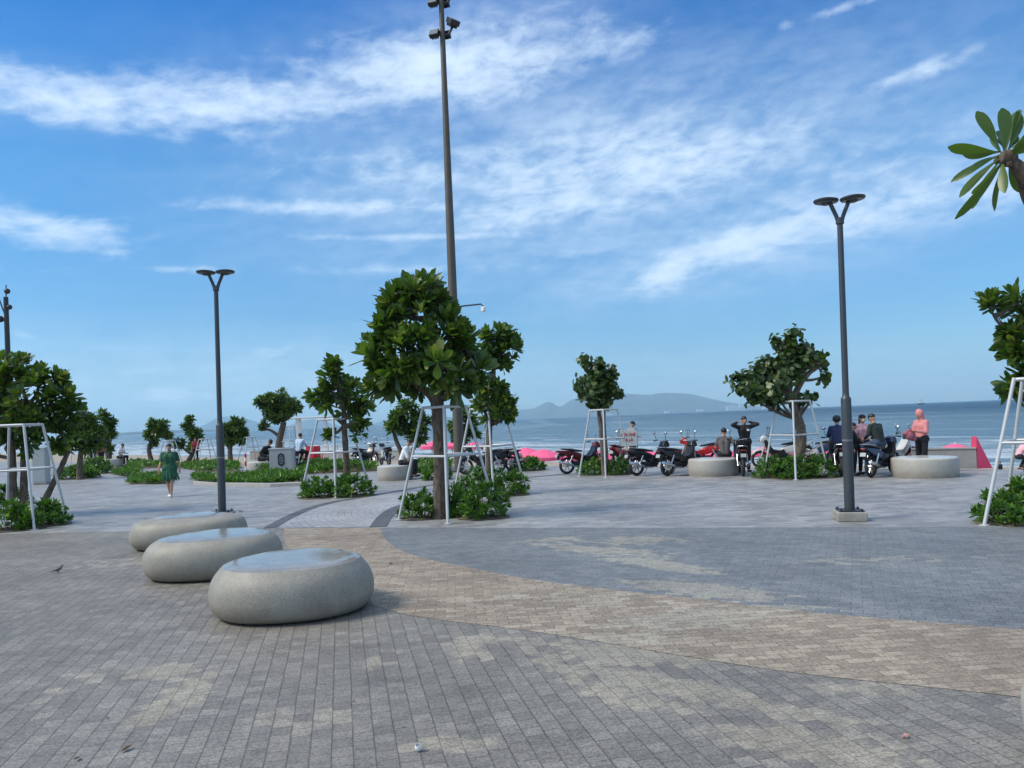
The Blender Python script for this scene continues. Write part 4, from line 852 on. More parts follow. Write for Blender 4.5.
# low wall and pink wedge at the beach edge
a = at(912, 469); b = at(977, 468.6); wl_ = (b - a); mid_ = (a + b) / 2; ang = math.atan2(wl_.y, wl_.x)
M_WALL = mat('wall_render', (.27, .265, .255), .8, noise=.25, nscale=3, bump=.3)
t = thing('low_wall', 'low grey wall at the beach edge behind the woman in the pink hoodie', 'wall', mid_, ang); m = MB(); m.box((0, .12, .27), (wl_.length, .24, .54)); m.build('wall', M_WALL, t)
m = MB(); m.box((0, .12, .565), (wl_.length, .28, .05)); bevel(m.build('coping', M_WALL, t), .01)
p = at(977.5, 468.6); t = MB(); s_ = p.y / F
t.add([(0, 0, 0), (15 * s_, 0, 0), (.02, .02, 32 * s_), (0, .32, 0), (15 * s_, .30, 0), (.02, .26, 32 * s_)], [(0, 1, 2), (5, 4, 3), (0, 3, 4, 1), (1, 4, 5, 2), (2, 5, 3, 0)])
o = t.build('fabric_wedge', M_PINK2, loc=p); tag(o, 'tall pink triangular wedge at the end of the low grey wall', 'wedge')
a = at(236, 462); b = at(402, 463.5); wl_ = b - a; mid_ = (a + b) / 2; ang = math.atan2(wl_.y, wl_.x)
t = thing('low_wall', 'long low grey wall behind the parked motorbikes and the ground cover', 'wall', mid_ + Vector((0, 2.5, 0)), ang); m = MB(); m.box((0, .12, .25), (wl_.length, .24, .5)); m.build('wall', M_WALL, t); m = MB(); m.box((0, .12, .525), (wl_.length, .28, .05)); m.build('coping', M_WALL, t)

def parasol(px, ptop, wpx, Y, label, tilt=0.0, rz=0.0):
    top = W(px, ptop, Y); r_ = wpx / F * Y; zg = -1.62; b0 = Vector((top.x, Y, zg)); hh = top.z - zg; r_ = min(r_, 1.9)
    t = thing('parasol', label, 'parasol', b0, rz, 'pink parasols along the beach'); n = 8; vs = []
    for (q, z) in ((0, 0), (.35, -.10), (.7, -.26), (1.0, -.44)):
        for k in range(16):
            th = 2 * math.pi * k / 16; e = 1 if k % 2 == 0 else .955; rr_ = r_ * q * e; vs.append((rr_ * math.cos(th), rr_ * math.sin(th), hh + z * r_ * .85 + tilt * rr_ * math.cos(th)))
    for k in range(16): v = vs[48 + k]; vs.append((v[0] * .99, v[1] * .99, v[2] - .16))
    m = MB(); m.add(vs, [(j * 16 + k, j * 16 + (k + 1) % 16, (j + 1) * 16 + (k + 1) % 16, (j + 1) * 16 + k) for j in range(4) for k in range(16)]); o = m.build('canopy', M_PINK, t); sm = o.modifiers.new('thick', 'SOLIDIFY'); sm.thickness = .012
    m = MB(); m.tube([(0, 0, 0), (0, 0, hh + .05)], .024, 8); m.build('pole', M_WHITE, t, smooth=True); m = MB()
    for k in range(8): th = 2 * math.pi * k / 8; m.tube([(0, 0, hh - .5), (r_ * .5 * math.cos(th), r_ * .5 * math.sin(th), hh - .18 * r_ - .02)], .01, 4)
    m.build('ribs', M_WHITE, t)
    return t
parasol(432, 441.5, 12, 41, 'pink parasol seen between the seated man and the trunk of the largest tree')
parasol(452, 442, 10, 42, 'pink parasol showing just past the trunk of the largest tree', rz=.2)
parasol(474, 442, 10, 43, 'pink parasol seen between the two guarded trees', rz=.1)
parasol(525, 447.5, 22, 39, 'widest pink parasol, open beside the slender tree', rz=.15)
parasol(543, 449, 21, 36, 'pink parasol overlapping the widest one in front of it', rz=.3)
parasol(598, 451, 21, 38, 'pink parasol behind the ball-crowned tree', rz=.1)
parasol(575, 452.5, 14, 42, 'small pink parasol above the first black motorbike', rz=.5)
parasol(716, 446.5, 24, 34, 'pink parasol between the red motorbike and the seated man in grey', rz=.2)
parasol(664, 449, 14, 38, 'pink parasol glimpsed over the seats of the black motorbikes', rz=.2)
parasol(764, 446.5, 14, 33, 'pink parasol beside the man with raised arms', rz=.1)
parasol(824, 447, 15, 34, 'pink parasol next to the rider in the blue jacket', rz=.6)
parasol(908, 445, 12, 33, 'pink parasol behind the parked scooter with raised handlebars', rz=.3)
parasol(955, 443.5, 15, 30, 'pink parasol peeping over the low grey wall', rz=.3)

parasol(628, 450.5, 18, 40, 'pink parasol low behind the white sign', rz=.4)
parasol(648, 451, 15, 43, 'pink parasol just behind the man in the dark cap', rz=.1)
parasol(690, 449.5, 16, 39, 'pink parasol behind the bright red motorbike', rz=.5)
parasol(742, 448.5, 15, 38, 'pink parasol behind the legs of the man with raised arms', rz=.3)
parasol(795, 448, 15, 37, 'pink parasol behind the twisted pale trunk', rz=.2)
parasol(500, 449.5, 15, 44, 'pink parasol showing between the slender tree and its guard', rz=.2)

# white pavilion with tables
pv0 = W(311, 460, 44); pv0.z = 0; t = thing('beach_pavilion', 'small white open pavilion on slim posts behind the utility cabinet', 'pavilion', pv0, R(6)); zt = W(311, 418, 44).z
xs_ = [(W(298, 440, 44).x - pv0.x, 0), (W(305.5, 440, 46).x - pv0.x, 1.6), (W(325, 440, 44).x - pv0.x, 0), (W(331, 440, 46).x - pv0.x, 1.6)]
for (xx, yy) in xs_: m = MB(); m.box((xx, yy, zt / 2), (.13, .13, zt)); m.build('post', M_WHITE, t)
m = MB(); m.box((.05, .8, zt + .03), (2.15, 2.0, .07)); bevel(m.build('roof', M_WHITE, t), .02)
def table(px, Y, w, label, items=True):
    p = W(px, 460, Y); p.z = 0; t = thing('folding_table', label, 'table', p, R(3)); m = MB(); m.box((0, 0, .72), (w, .6, .03)); m.build('tabletop', M_WHITE, t)
    for sx in (-1, 1):
        for sy in (-1, 1): m = MB(); m.box((sx * (w / 2 - .05), sy * .25, .35), (.03, .03, .7)); m.build('leg', M_STEEL, t)
    return p
p = table(326, 38, 1.5, 'white vendor table behind the tree beside the utility cabinet')
M_CREAM = mat('crate_white', (.66, .66, .62), .5)
for k, (xx, w_, lb) in enumerate(((-.5, .34, 'white cool box on the end of the vendor table nearest the red chairs'), (0, .28, 'small white box in the middle of the vendor table'), (.45, .3, 'white crate on the vendor table under the tree crown'))):
    m = MB(); m.box((0, 0, .11), (w_, .3, .22)); o = bevel(m.build('cool_box', M_CREAM, loc=(p.x + xx, p.y, .735)), .015); tag(o, lb, 'cool box')
    m = MB(); m.box((0, 0, .24), (w_ + .02, .32, .035)); bevel(m.build('lid', M_WHITE, o), .01)
def plastic_chair(px, Y, z0, label, yaw=0):
    p = W(px, 455, Y); p.z = z0; t = thing('plastic_chair', label, 'chair', p, yaw, 'red plastic chairs by the pavilion')
    m = MB(); m.box((0, 0, .43), (.44, .42, .04)); bevel(m.build('seat', M_RED, t), .01); m = MB(); m.box((0, .21, .72), (.42, .04, .56), Matrix.Rotation(-.15, 3, 'X')); bevel(m.build('backrest', M_RED, t), .02)
    for sx in (-1, 1):
        for sy in (-1, 1): m = MB(); m.tube([(sx * .18, sy * .17, .42), (sx * .22, sy * .21, 0)], .022, 6); m.build('leg', M_RED, t)
        m = MB(); m.tube([(sx * .22, -.16, .42), (sx * .23, -.14, .64), (sx * .23, .2, .66)], .02, 6); m.build('armrest', M_RED, t)
plastic_chair(309, 36.5, 0, 'red plastic chair closest to the man in the light blue shirt'); plastic_chair(317, 36.7, 0, 'red plastic chair next to the vendor table', R(25))

# ------------------------------------------------------------------ motorbikes
M_RUB = mat('tyre_rubber', (.018, .018, .019), .75); M_CHR = mat('chrome', (.55, .56, .58), .22, .9, noise=.05); M_SEAT = mat('seat_vinyl', (.014, .014, .015), .45); M_MIR = mat('mirror_glass', (.8, .85, .9), .06, .9, noise=.02); M_TL = mat('tail_lens', (.22, .012, .01), .25)
M_CHAIRRED = mat('chair_red', (.36, .015, .02), .45)
PAL = {'black': mat('bike_black', (.016, .016, .019), .25), 'red': mat('bike_red', (.42, .015, .02), .25), 'white': mat('bike_white', (.55, .55, .54), .3), 'navy': mat('bike_navy', (.02, .035, .085), .25), 'blue': M_BLUE, 'maroon': mat('bike_maroon', (.12, .012, .016), .3)}
def tf(m, f): m.v = [tuple(f(Vector(v))) for v in m.v]
def bike(px, py, yaw, label, col='black', col2='black', cat='motorbike', back=0.0, steer=0.0, exhaust=True, Y=None, box=False):
    p = at(px, py) if Y is None else W(px, 460, Y); p.z = 0; p.x *= (p.y + back) / p.y; p.y += back
    t = thing('motorbike', label, cat, p, yaw, 'motorbikes parked along the beach edge'); c1 = PAL[col]; c2 = PAL[col2]
    Rr = .285
    for (xx, st) in ((-.62, 0), (.62, steer)):
        m = MB(); prof = []
        for k in range(13): a = 2 * math.pi * k / 12; prof.append((Rr - .045 + .045 * math.cos(a), .045 * math.sin(a)))
        m.lathe((0, 0, 0), prof, 28, 'y'); m.f = m.f[:-2]; m.m = m.m[:-2]; w = thing('wheel', None, None, (xx, 0, Rr), st); w.parent = t; m.build('tyre', M_RUB, w, smooth=True)
        m = MB(); m.lathe((0, 0, 0), [(.215, -.035), (.235, -.03), (.235, .03), (.215, .035), (.205, .02), (.205, -.02), (.215, -.035)], 28, 'y'); m.f = m.f[:-2]; m.m = m.m[:-2]
        m.lathe((0, 0, 0), [(.05, -.06), (.05, .06)], 12, 'y')
        for k in range(6): a = math.pi * k / 3; m.box((.13 * math.cos(a), 0, .13 * math.sin(a)), (.18, .02, .028), Matrix.Rotation(-a, 3, 'Y'))
        m.build('rim', M_CHR if col != 'maroon' else M_STEEL, w, smooth=True)
    m = MB(); m.puffy([(-.95, .74), (-.98, .80), (-.6, .79), (-.2, .72), (.02, .60), (.02, .44), (-.25, .42), (-.55, .56), (-.8, .66)], .24); m.build('tail_fairing', c1, t, smooth=True, sub=1)
    m = MB(); m.puffy([(-.12, .60), (.12, .50), (.30, .62), (.42, .92), (.50, .94), (.50, .80), (.40, .52), (.22, .34), (-.05, .32), (-.2, .42)], .34, layers=((1, .86), (.85, .95), (.4, 1.0))); m.build('leg_shield', c2, t, smooth=True, sub=1)
    m = MB(); m.puffy([(-.35, .42), (.12, .42), (.2, .34), (.1, .24), (-.3, .22), (-.42, .32)], .22); m.build('engine', M_DARK2, t, smooth=True)
    m = MB(); m.puffy([(-.78, .82), (-.80, .86), (-.45, .85), (-.2, .79), (-.04, .77), (.0, .72), (-.2, .71), (-.5, .77)], .25, layers=((1, .88), (.85, .96), (.4, 1.0))); m.build('seat', M_SEAT, t, smooth=True, sub=1)
    m = MB(); m.puffy([(.36, .88), (.42, 1.03), (.52, 1.05), (.62, .96), (.62, .84), (.50, .80)], .26); hdd = m.build('front_cowl', c1, t, smooth=True, sub=1)
    m = MB(); m.ell((.615, 0, .90), (.035, .085, .055)); m.build('headlight', M_GLASS, t, smooth=True)
    m = MB(); m.box((-.985, 0, .76), (.04, .12, .045)); bevel(m.build('tail_light', M_TL, t), .01)
    m = MB(); m.box((-1.0, 0, .62), (.01, .15, .10), Matrix.Rotation(.3, 3, 'Y')); m.build('number_plate', M_CAB, t)
    m = MB(); m.puffy([(-.98, .60), (-.90, .70), (-.70, .64), (-.72, .58), (-.88, .60), (-.95, .48)], .12); m.build('fender', M_BLK, t, smooth=True)
    m = MB(); m.puffy([(.28, .50), (.42, .61), (.62, .64), (.80, .58), (.92, .44), (.88, .44), (.78, .54), (.62, .59), (.44, .56), (.30, .46)], .12); m.build('fender', c1, t, smooth=True)
    for s in (-1, 1):
        m = MB(); m.tube([(.62, s * .075, Rr), (.46, s * .075, .80)], .024, 8); m.build('fork', M_STEEL, t, smooth=True)
        m = MB(); m.tube([(-.62, s * .13, Rr + .02), (-.45, s * .13, .62)], .028, 8); m.build('shock_absorber', M_CHR, t, smooth=True)
        m = MB(); m.tube([(.42, s * .17, 1.02), (.36, s * .24, 1.10), (.33, s * .27, 1.24)], .008, 6); mi = m.build('mirror_stalk', M_BLK, t)
        m = MB(); m.ell((.335, s * .285, 1.29), (.02, .065, .045)); mm_ = m.build('mirror', M_BLK, mi, smooth=True); m = MB(); m.ell((.322, s * .285, 1.29), (.012, .056, .037)); m.build('glass', M_MIR, mm_, smooth=True)
        m = MB(); m.tube([(.40, 0, 1.0), (.42, s * .16, 1.03), (.36, s * .33, 1.03)], .014, 8); hb = m.build('handlebar', M_CHR, t, smooth=True); m = MB(); m.tube([(.385, s * .24, 1.03), (.355, s * .35, 1.03)], .02, 8); m.build('grip', M_BLK, hb, smooth=True)
        m = MB(); m.tube([(.0, s * .05, .26), (0, s * .24, .25)], .014, 6); m.build('foot_peg', M_BLK, t)
    m = MB(); m.tube([(-.1, -.13, .24), (-.45, -.15, .27), (-.5, -.155, .30)], .02, 8); m.tube([(-.45, -.155, .29), (-.52, -.16, .31), (-.95, -.17, .42), (-.98, -.17, .43)], [.03, .048, .05, .035], 12); m.build('exhaust', M_CHR if exhaust else M_DARK2, t, smooth=True)
    m = MB(); m.tube([(-.1, .1, .26), (-.16, .24, .02)], .012, 6); m.build('kickstand', M_BLK, t)
    m = MB(); m.tube([(-.55, .13, .84), (-.92, .12, .88), (-1.0, 0, .88), (-.92, -.12, .88), (-.55, -.13, .84)], .013, 6); m.build('grab_rail', M_CHR, t, smooth=True)
    t.rotation_euler.x = 0
    return t
bike(584, 474, R(22), 'maroon and black motorbike parked next to the ball-crowned tree', 'maroon', 'black', back=.45)
bike(653, 475.5, R(28), 'black motorbike beside the white sign, its round mirror raised', 'black', 'black', back=.4)
bike(682, 476.5, R(35), 'all-black motorbike partly behind the round bench next to the red one', 'black', 'black', back=.75)
bike(700, 471, R(160), 'bright red motorbike behind the round bench', 'red', 'red', back=1.5)
bike(741.5, 477, R(78), 'dark scooter seen from behind at the feet of the man with raised arms', 'black', 'black', back=.8, cat='scooter')
bike(781, 471, R(168), 'black and white scooter behind the shrubs of the twisted-trunk tree', 'white', 'black', back=1.3, cat='scooter')
bike(815, 471, R(150), 'dark blue motorbike partly hidden behind the twisted tree trunk and shrubs', 'navy', 'white', back=1.6)
bike(838, 477, R(75), 'black motorbike under the rider in the blue jacket', 'black', 'black', back=.7)
bike(883, 477.5, R(38), 'navy motorbike with a silver exhaust under the man in the dark jacket', 'navy', 'black', back=.5)
bike(894, 474, R(8), 'dark scooter with a pale front panel behind the round bench', 'black', 'white', back=1.6, cat='scooter')
bike(366, 466, R(60), 'black motorbike among the trees, closest to the vendor table', 'black', 'black', Y=36)
bike(385, 466, R(115), 'white-fronted motorbike parked beyond the bench of the man in the white shirt', 'black', 'white', Y=35.5)
bike(292, 466, R(120), 'blue motorbike beside the grey utility cabinet', 'blue', 'blue', Y=34.5)
bike(482, 470, R(200), 'black motorbike behind the slender tree, nearest its trunk', 'black', 'black', Y=27.5)
bike(497, 470, R(150), 'black motorbike with a pale leg shield near the small shrub', 'black', 'white', Y=28.2)
bike(622, 468, R(60), 'bicycle-sized red moped half hidden behind the white sign', 'red', 'black', Y=27.5, cat='moped')

# ------------------------------------------------------------------ people
SK = mat('skin', (.40, .23, .155), .55, noise=.06); HAIR = mat('hair_black', (.012, .010, .009), .5)
def cloth(name, c, r=.8): return mat(name, c, r, noise=.22, nscale=9, bump=.5, bscale=14)
CL = {k: cloth('cloth_' + k, v) for k, v in dict(green=(.012, .085, .045), black=(.012, .012, .014), white=(.72, .73, .75), lightblue=(.42, .53, .66), grey=(.22, .24, .23), dkgrey=(.10, .09, .09), blue=(.016, .028, .085), pink=(.58, .22, .22), palepink=(.68, .38, .42), dkgreen=(.010, .020, .018), jeans=(.03, .05, .10), cream=(.66, .62, .55), red=(.30, .03, .04)).items()}
def remesh(mb, name, m, parent, vox, it=3):
    me = bpy.data.meshes.new('tmp'); me.from_pydata([tuple(v) for v in mb.v], [], mb.f)
    bm = bmesh.new(); bm.from_mesh(me); bmesh.ops.recalc_face_normals(bm, faces=bm.faces); bm.to_mesh(me); bm.free()
    o = bpy.data.objects.new('tmp', me); COL.objects.link(o)
    md = o.modifiers.new('r', 'REMESH'); md.mode = 'VOXEL'; md.voxel_size = vox; md.use_smooth_shade = True
    if it: s = o.modifiers.new('s', 'SMOOTH'); s.iterations = it; s.factor = .5
    dg = bpy.context.evaluated_depsgraph_get(); dg.update(); me2 = bpy.data.meshes.new_from_object(o.evaluated_get(dg)); bpy.data.objects.remove(o); bpy.data.meshes.remove(me)
    me2.name = name; me2.materials.clear(); me2.materials.append(m); me2.polygons.foreach_set('use_smooth', [True] * len(me2.polygons))
    ob = bpy.data.objects.new(name, me2); COL.objects.link(ob); ob.parent = parent; return ob
BASE = dict(hipL=(.09, 0, .92), hipR=(-.09, 0, .92), kneeL=(.10, -.02, .50), kneeR=(-.10, -.02, .50), ankL=(.10, .02, .08), ankR=(-.10, .02, .08), pel=(0, 0, .96), waist=(0, 0, 1.08), chest=(0, 0, 1.27), neck=(0, .01, 1.42), head=(0, -.02, 1.585),
            shL=(.17, 0, 1.37), shR=(-.17, 0, 1.37), elL=(.225, .03, 1.10), elR=(-.225, .03, 1.10), wrL=(.24, -.04, .86), wrR=(-.24, -.04, .86), hdL=(0, -.15, -1), hdR=(0, -.15, -1), face=(0, -1, 0), toeL=(0, -1, 0), toeR=(0, -1, 0))
def pose(**k): d = {a: Vector(b) for a, b in BASE.items()}; d.update({a: Vector(b) for a, b in k.items()}); return d
def seated(h, lean=.12, knee=.42, fz=0.0, wr=((.16, -.36, .30), (-.16, -.36, .30)), el=((.24, -.12, .28), (-.24, -.12, .28)), **k):
    """seated figure, seat surface at height h"""
    z = h + .09; f = lambda a, b, c: Vector((a, b - lean * max(0, c) * 1.0, z + c))
    d = pose(hipL=(.09, 0, z), hipR=(-.09, 0, z), kneeL=(.13, -knee, z + .02 + fz), kneeR=(-.13, -knee, z + .02 + fz), ankL=(.13, -knee + .02 if h < .6 else -knee + .22, max(.08, z - .42) if h < .6 else z - .46), ankR=(-.13, -knee + .02 if h < .6 else -knee + .22, max(.08, z - .42) if h < .6 else z - .46))
    d.update(pel=f(0, .02, .03), waist=f(0, .03, .15), chest=f(0, 0, .35), neck=f(0, -.01, .50), head=f(0, -.04, .665), shL=f(.17, 0, .45), shR=f(-.17, 0, .45))
    for s, w_, e_ in (('L', wr[0], el[0]), ('R', wr[1], el[1])): d['wr' + s] = Vector((w_[0], w_[1], z + w_[2] - .1)); d['el' + s] = Vector((e_[0], e_[1], z + e_[2] - .05)); d['hd' + s] = Vector((0, -1, -.3))
    d.update({a: Vector(b) for a, b in k.items()}); return d
def person(loc, yaw, label, P, top, bottom, sleeve='short', legs='long', hair='short', shoes='white', scale=1.0, fat=1.0, hat=None, mask=None, group=None):
    t = thing('person', label, 'person', loc, yaw, group); t.scale = (scale,) * 3; m = MB(); g = fat
    def torso(m, e):
        m.cap(P['hipL'], P['hipR'], .105 * g + e, .105 * g + e); m.cap(P['pel'] + Vector((.045, 0, 0)), P['waist'] + Vector((.05, 0, 0)), .10 * g + e, .088 * g + e); m.cap(P['pel'] - Vector((.045, 0, 0)), P['waist'] - Vector((.05, 0, 0)), .10 * g + e, .088 * g + e)
        for s in (1, -1): m.cap(P['waist'] + Vector((s * .05, 0, 0)), P['chest'] + Vector((s * .075, 0, 0)), .088 * g + e, .105 * g + e)
        m.cap(P['chest'] + Vector((.07, 0, 0)), P['shL'] - Vector((.03, 0, .02)), .10 * g + e, .055 + e); m.cap(P['chest'] - Vector((.07, 0, 0)), P['shR'] + Vector((.03, 0, -.02)), .10 * g + e, .055 + e); m.cap(P['shL'], P['shR'], .052 + e, .052 + e)
        m.cap((P['chest'] + P['neck']) / 2, P['neck'], .07 + e, .055 + e * .6)
    torso(m, 0); F_ = P['face'].normalized(); m.cap(P['neck'], P['head'] - F_ * .01, .052, .05)
    rot = (-F_).to_track_quat('Y', 'Z').to_matrix(); hd = P['head']; m.ell(hd + Vector((0, 0, .012)), (.076, .094, .108), rot); m.ell(hd + rot @ Vector((0, -.035, -.055)), (.052, .052, .058), rot)
    m.cap(hd + rot @ Vector((0, -.088, .012)), hd + rot @ Vector((0, -.108, -.022)), .011, .016); m.ell(hd + rot @ Vector((0, -.083, -.052)), (.024, .012, .009), rot)
    for s in (1, -1): m.ell(hd + rot @ Vector((s * .078, .008, -.005)), (.012, .022, .032), rot)
    for s, sg in (('L', 1), ('R', -1)):
        m.cap(P['hip' + s], P['knee' + s], .082 * g, .054); m.cap(P['knee' + s], P['knee' + s].lerp(P['ank' + s], .35), .054, .056); m.cap(P['knee' + s].lerp(P['ank' + s], .35), P['ank' + s], .056, .034)
        td = P['toe' + s].normalized(); m.cap(P['ank' + s] + Vector((0, 0, -.03)) - td * .03, P['ank' + s] + td * .15 + Vector((0, 0, -.05)), .036, .026)
        m.cap(P['sh' + s], P['el' + s], .050 * g, .038); m.cap(P['el' + s], P['wr' + s], .039, .026)
        hdv = P['hd' + s].normalized(); side = Vector((sg, 0, 0)); side = (side - hdv * side.dot(hdv)).normalized(); nrm = hdv.cross(side) * (-sg if sg > 0 else 1)
        pc = P['wr' + s] + hdv * .05
        m.cap(P['wr' + s] + hdv * .01 + side * .012, pc + hdv * .025 + side * .02, .019, .017); m.cap(P['wr' + s] + hdv * .01 - side * .012, pc + hdv * .025 - side * .02, .019, .017)
        inner = Vector((-sg, 0, 0)) * .35
        for k, (o_, L_) in enumerate(((-.032, .062), (-.011, .072), (.011, .068), (.031, .052))):
            b_ = pc + hdv * .035 + side * o_; c_ = b_ + hdv * L_ * .55 + side * o_ * .15; e_ = c_ + (hdv + inner).normalized() * L_ * .5; m.cap(b_, c_, .0045, .0088, 8); m.cap(c_, e_, .0088, .0078, 8)
        th0 = P['wr' + s] + hdv * .03 - side * .02; fwd = Vector((0, -1, 0)); fwd = (fwd - hdv * fwd.dot(hdv)); fwd = fwd.normalized() if fwd.length > .1 else -side
        m.cap(th0, th0 + (hdv * .6 + fwd * .8).normalized() * .04, .012, .0105, 8); m.cap(th0 + (hdv * .6 + fwd * .8).normalized() * .04, th0 + (hdv * .6 + fwd * .8).normalized() * .04 + hdv * .028, .0105, .009, 8)
    body = remesh(m, 'body', SK, t, .0115, 2)
    m = MB(); [m.ell(hd + rot @ Vector((s * .030, -.083, .012)), (.012, .006, .007), rot) for s in (1, -1)]; m.build('eyes', HAIR, t, smooth=True)
    # clothes
    e = .017; m = MB()
    hem = P['pel'] if bottom else None
    torso(m, e)
    for s in ('L', 'R'):
        en = P['sh' + s].lerp(P['el' + s], .75) if sleeve == 'short' else P['el' + s]; m.cap(P['sh' + s], en, .062 * g + .006, .056); 
        if sleeve == 'long': m.cap(P['el' + s], P['el' + s].lerp(P['wr' + s], .92), .056, .040)
    if bottom is None or legs == 'skirt':
        # dress: flared skirt to the knee
        a = P['pel']; m.v_ = None
        for k in range(14):
            th = 2 * math.pi * k / 14; cx_, sx_ = math.cos(th), math.sin(th); rr_ = 1 + .05 * math.sin(k * 2.3)
            m.cap(a + Vector((cx_ * .09 * g, sx_ * .06 * g, .06)), a + Vector((cx_ * .215 * g * rr_, sx_ * .17 * g, -.42 + .02 * math.sin(k * 1.9))), .045, .022, 8)
        m.cap(a, a - Vector((0, 0, .33)), .12 * g, .15 * g)
    remesh(m, 'dress' if bottom is None else 'top', CL[top], t, .014, 3)
    if bottom:
        m = MB(); ee = .020; m.cap(P['hipL'], P['hipR'], .108 * g + ee, .108 * g + ee)
        for s in ('L', 'R'):
            kn = P['knee' + s]; m.cap(P['hip' + s], kn if legs == 'long' else P['hip' + s].lerp(kn, .85), .088 * g + ee * .8, .068 + ee * .3)
            if legs == 'long': m.cap(kn, kn.lerp(P['ank' + s], .92), .070, .052)
        remesh(m, 'trousers' if legs == 'long' else 'shorts', CL[bottom], t, .014, 2)
    for s in ('L', 'R'):
        m = MB(); td = P['toe' + s].normalized(); a = P['ank' + s] + Vector((0, 0, -.042)); m.cap(a - td * .05, a + td * .15 + Vector((0, 0, -.012)), .036, .030); sd_ = td.cross(Vector((0, 0, 1))); m.cap(a + td * .10 + sd_ * .015, a + td * .13 - sd_ * .012, .032, .032); remesh(m, 'shoe', CL[shoes], t, .012, 1)
    m = MB()
    if hat == 'hood':
        m.ell(hd + rot @ Vector((0, .028, .022)), (.108, .112, .135), rot); m.cap(hd + rot @ Vector((0, .05, -.06)), P['neck'] + Vector((0, 0, -.02)), .085, .09)
        cut = rot @ Vector((0, -1, 0)); remesh(m, 'hood', CL[top], t, .014, 2)
        m = MB(); m.ell(hd + rot @ Vector((0, -.045, -.03)), (.060, .048, .085), rot); m.build('face_shadow_hair', HAIR, t, smooth=True) if False else None
    elif hat == 'helmet':
        m.ell(hd + rot @ Vector((0, .018, .045)), (.118, .132, .112), rot); m.cap(hd + rot @ Vector((-.05, -.115, .04)), hd + rot @ Vector((.05, -.115, .04)), .014, .014); remesh(m, 'helmet', M_DARK2, t, .014, 2)
    elif hat == 'cap':
        m.ell(hd + rot @ Vector((0, .012, .055)), (.092, .108, .080), rot); m.cap(hd + rot @ Vector((-.03, -.13, .055)), hd + rot @ Vector((.03, -.13, .055)), .016, .016); m.cap(hd + rot @ Vector((0, -.08, .06)), hd + rot @ Vector((0, -.13, .055)), .03, .016); remesh(m, 'cap', HAIR if top != 'palepink' else CL['black'], t, .012, 2)
    if hair and hat != 'hood':
        m = MB(); m.ell(hd + rot @ Vector((0, .010, .042)), (.087, .103, .092), rot)
        if hair == 'long': m.cap(hd + rot @ Vector((0, .06, .0)), P['neck'] + rot @ Vector((0, .07, -.12)), .075, .05)
        if hair == 'bun': m.ell(hd + rot @ Vector((0, .11, .06)), (.045, .04, .045))
        remesh(m, 'hair', HAIR, t, .012, 1)
    if mask: m = MB(); m.ell(hd + rot @ Vector((0, -.060, -.045)), (.056, .052, .048), rot); m.build('face_mask', CL[mask], t, smooth=True)
    return t
def G(px, py): p = at(px, py); p.z = 0; return p
# walking woman
person(G(171, 497), R(8), 'woman in a loose green dress and white shoes walking on the open paving', pose(kneeL=(.07, -.10, .52), ankL=(.05, -.14, .10), kneeR=(-.08, .02, .50), ankR=(-.07, .16, .12), toeR=(0, -1, -.3), shL=(.185, 0, 1.37), shR=(-.185, 0, 1.37), elL=(.27, .05, 1.11), elR=(-.27, .0, 1.11), wrL=(.29, .0, .88), wrR=(-.31, -.12, .90)), 'green', None, 'short', 'skirt', 'short', 'white', .93, 1.22)
# man with raised arms
person(G(746, 472) + Vector((0, .0, 0)), R(6), 'man in black standing with both hands behind his head', pose(elL=(.40, -.08, 1.45), elR=(-.40, -.08, 1.45), wrL=(.19, .06, 1.53), wrR=(-.19, .06, 1.53), hdL=(-1, .5, .2), hdR=(1, .5, .2)), 'black', 'black', 'long', 'long', 'short', 'black', 1.0, 1.05)
# seated man in grey (behind round bench)
q = rb2[1]; person(Vector((q.x + .52, q.y + .55, 0)), R(170), 'man in dark grey shirt sitting with his back turned on the round bench', seated(.5, .10, wr=((.16, -.3, .15), (-.42, .05, .10)), el=((.26, -.08, .25), (-.34, .04, .30))), 'dkgrey', 'black', 'short', 'long', 'short', 'black')
# man with cap by the sign
person(G(645, 470) + Vector((0, 2.6, -.0)), R(120), 'man in a pale grey shirt and dark cap looking down behind the white sign', pose(head=(0, -.06, 1.57), face=(0, -1, -.45), wrL=(.14, -.28, 1.08), wrR=(-.14, -.28, 1.08), elL=(.22, -.05, 1.1), elR=(-.22, -.05, 1.1), hdL=(-.3, -1, -.1), hdR=(.3, -1, -.1)), 'grey', 'dkgrey', 'short', 'long', 'short', 'black', .97, 1.05, hat='cap')
# rider in blue
q = G(838, 477); q *= (q.y + .7) / q.y; person(q + Vector((-.04, -.2, .0)), R(165), 'rider in a blue jacket and dark helmet sitting on the black motorbike', seated(.80, .10, .40, -.12), 'blue', 'black', 'long', 'long', None, 'black', .97, 1.05, hat='helmet')
# woman facing, pale pink
q = G(878, 477.5); q *= (q.y + .5) / q.y; person(Vector((W(864, 470, q.y + .75).x, q.y + .75, 0)), R(10), 'woman in pale pink shirt, cap and face mask beside the dark-jacketed man', pose(elL=(.24, -.06, 1.12), wrL=(.14, -.24, 1.08), hdL=(-.5, -1, 0), elR=(-.24, -.04, 1.12), wrR=(-.16, -.2, 1.0)), 'palepink', 'black', 'short', 'long', 'long', 'black', .96, 1.0, hat='cap', mask='cream')
person(Vector((W(854.5, 470, q.y + .45).x, q.y + .45, 0)), R(60), 'person in black standing close behind the lamp post', pose(elL=(.24, -.06, 1.12), wrL=(.14, -.26, 1.02)), 'black', 'black', 'long', 'long', 'long', 'black', .84, .95)
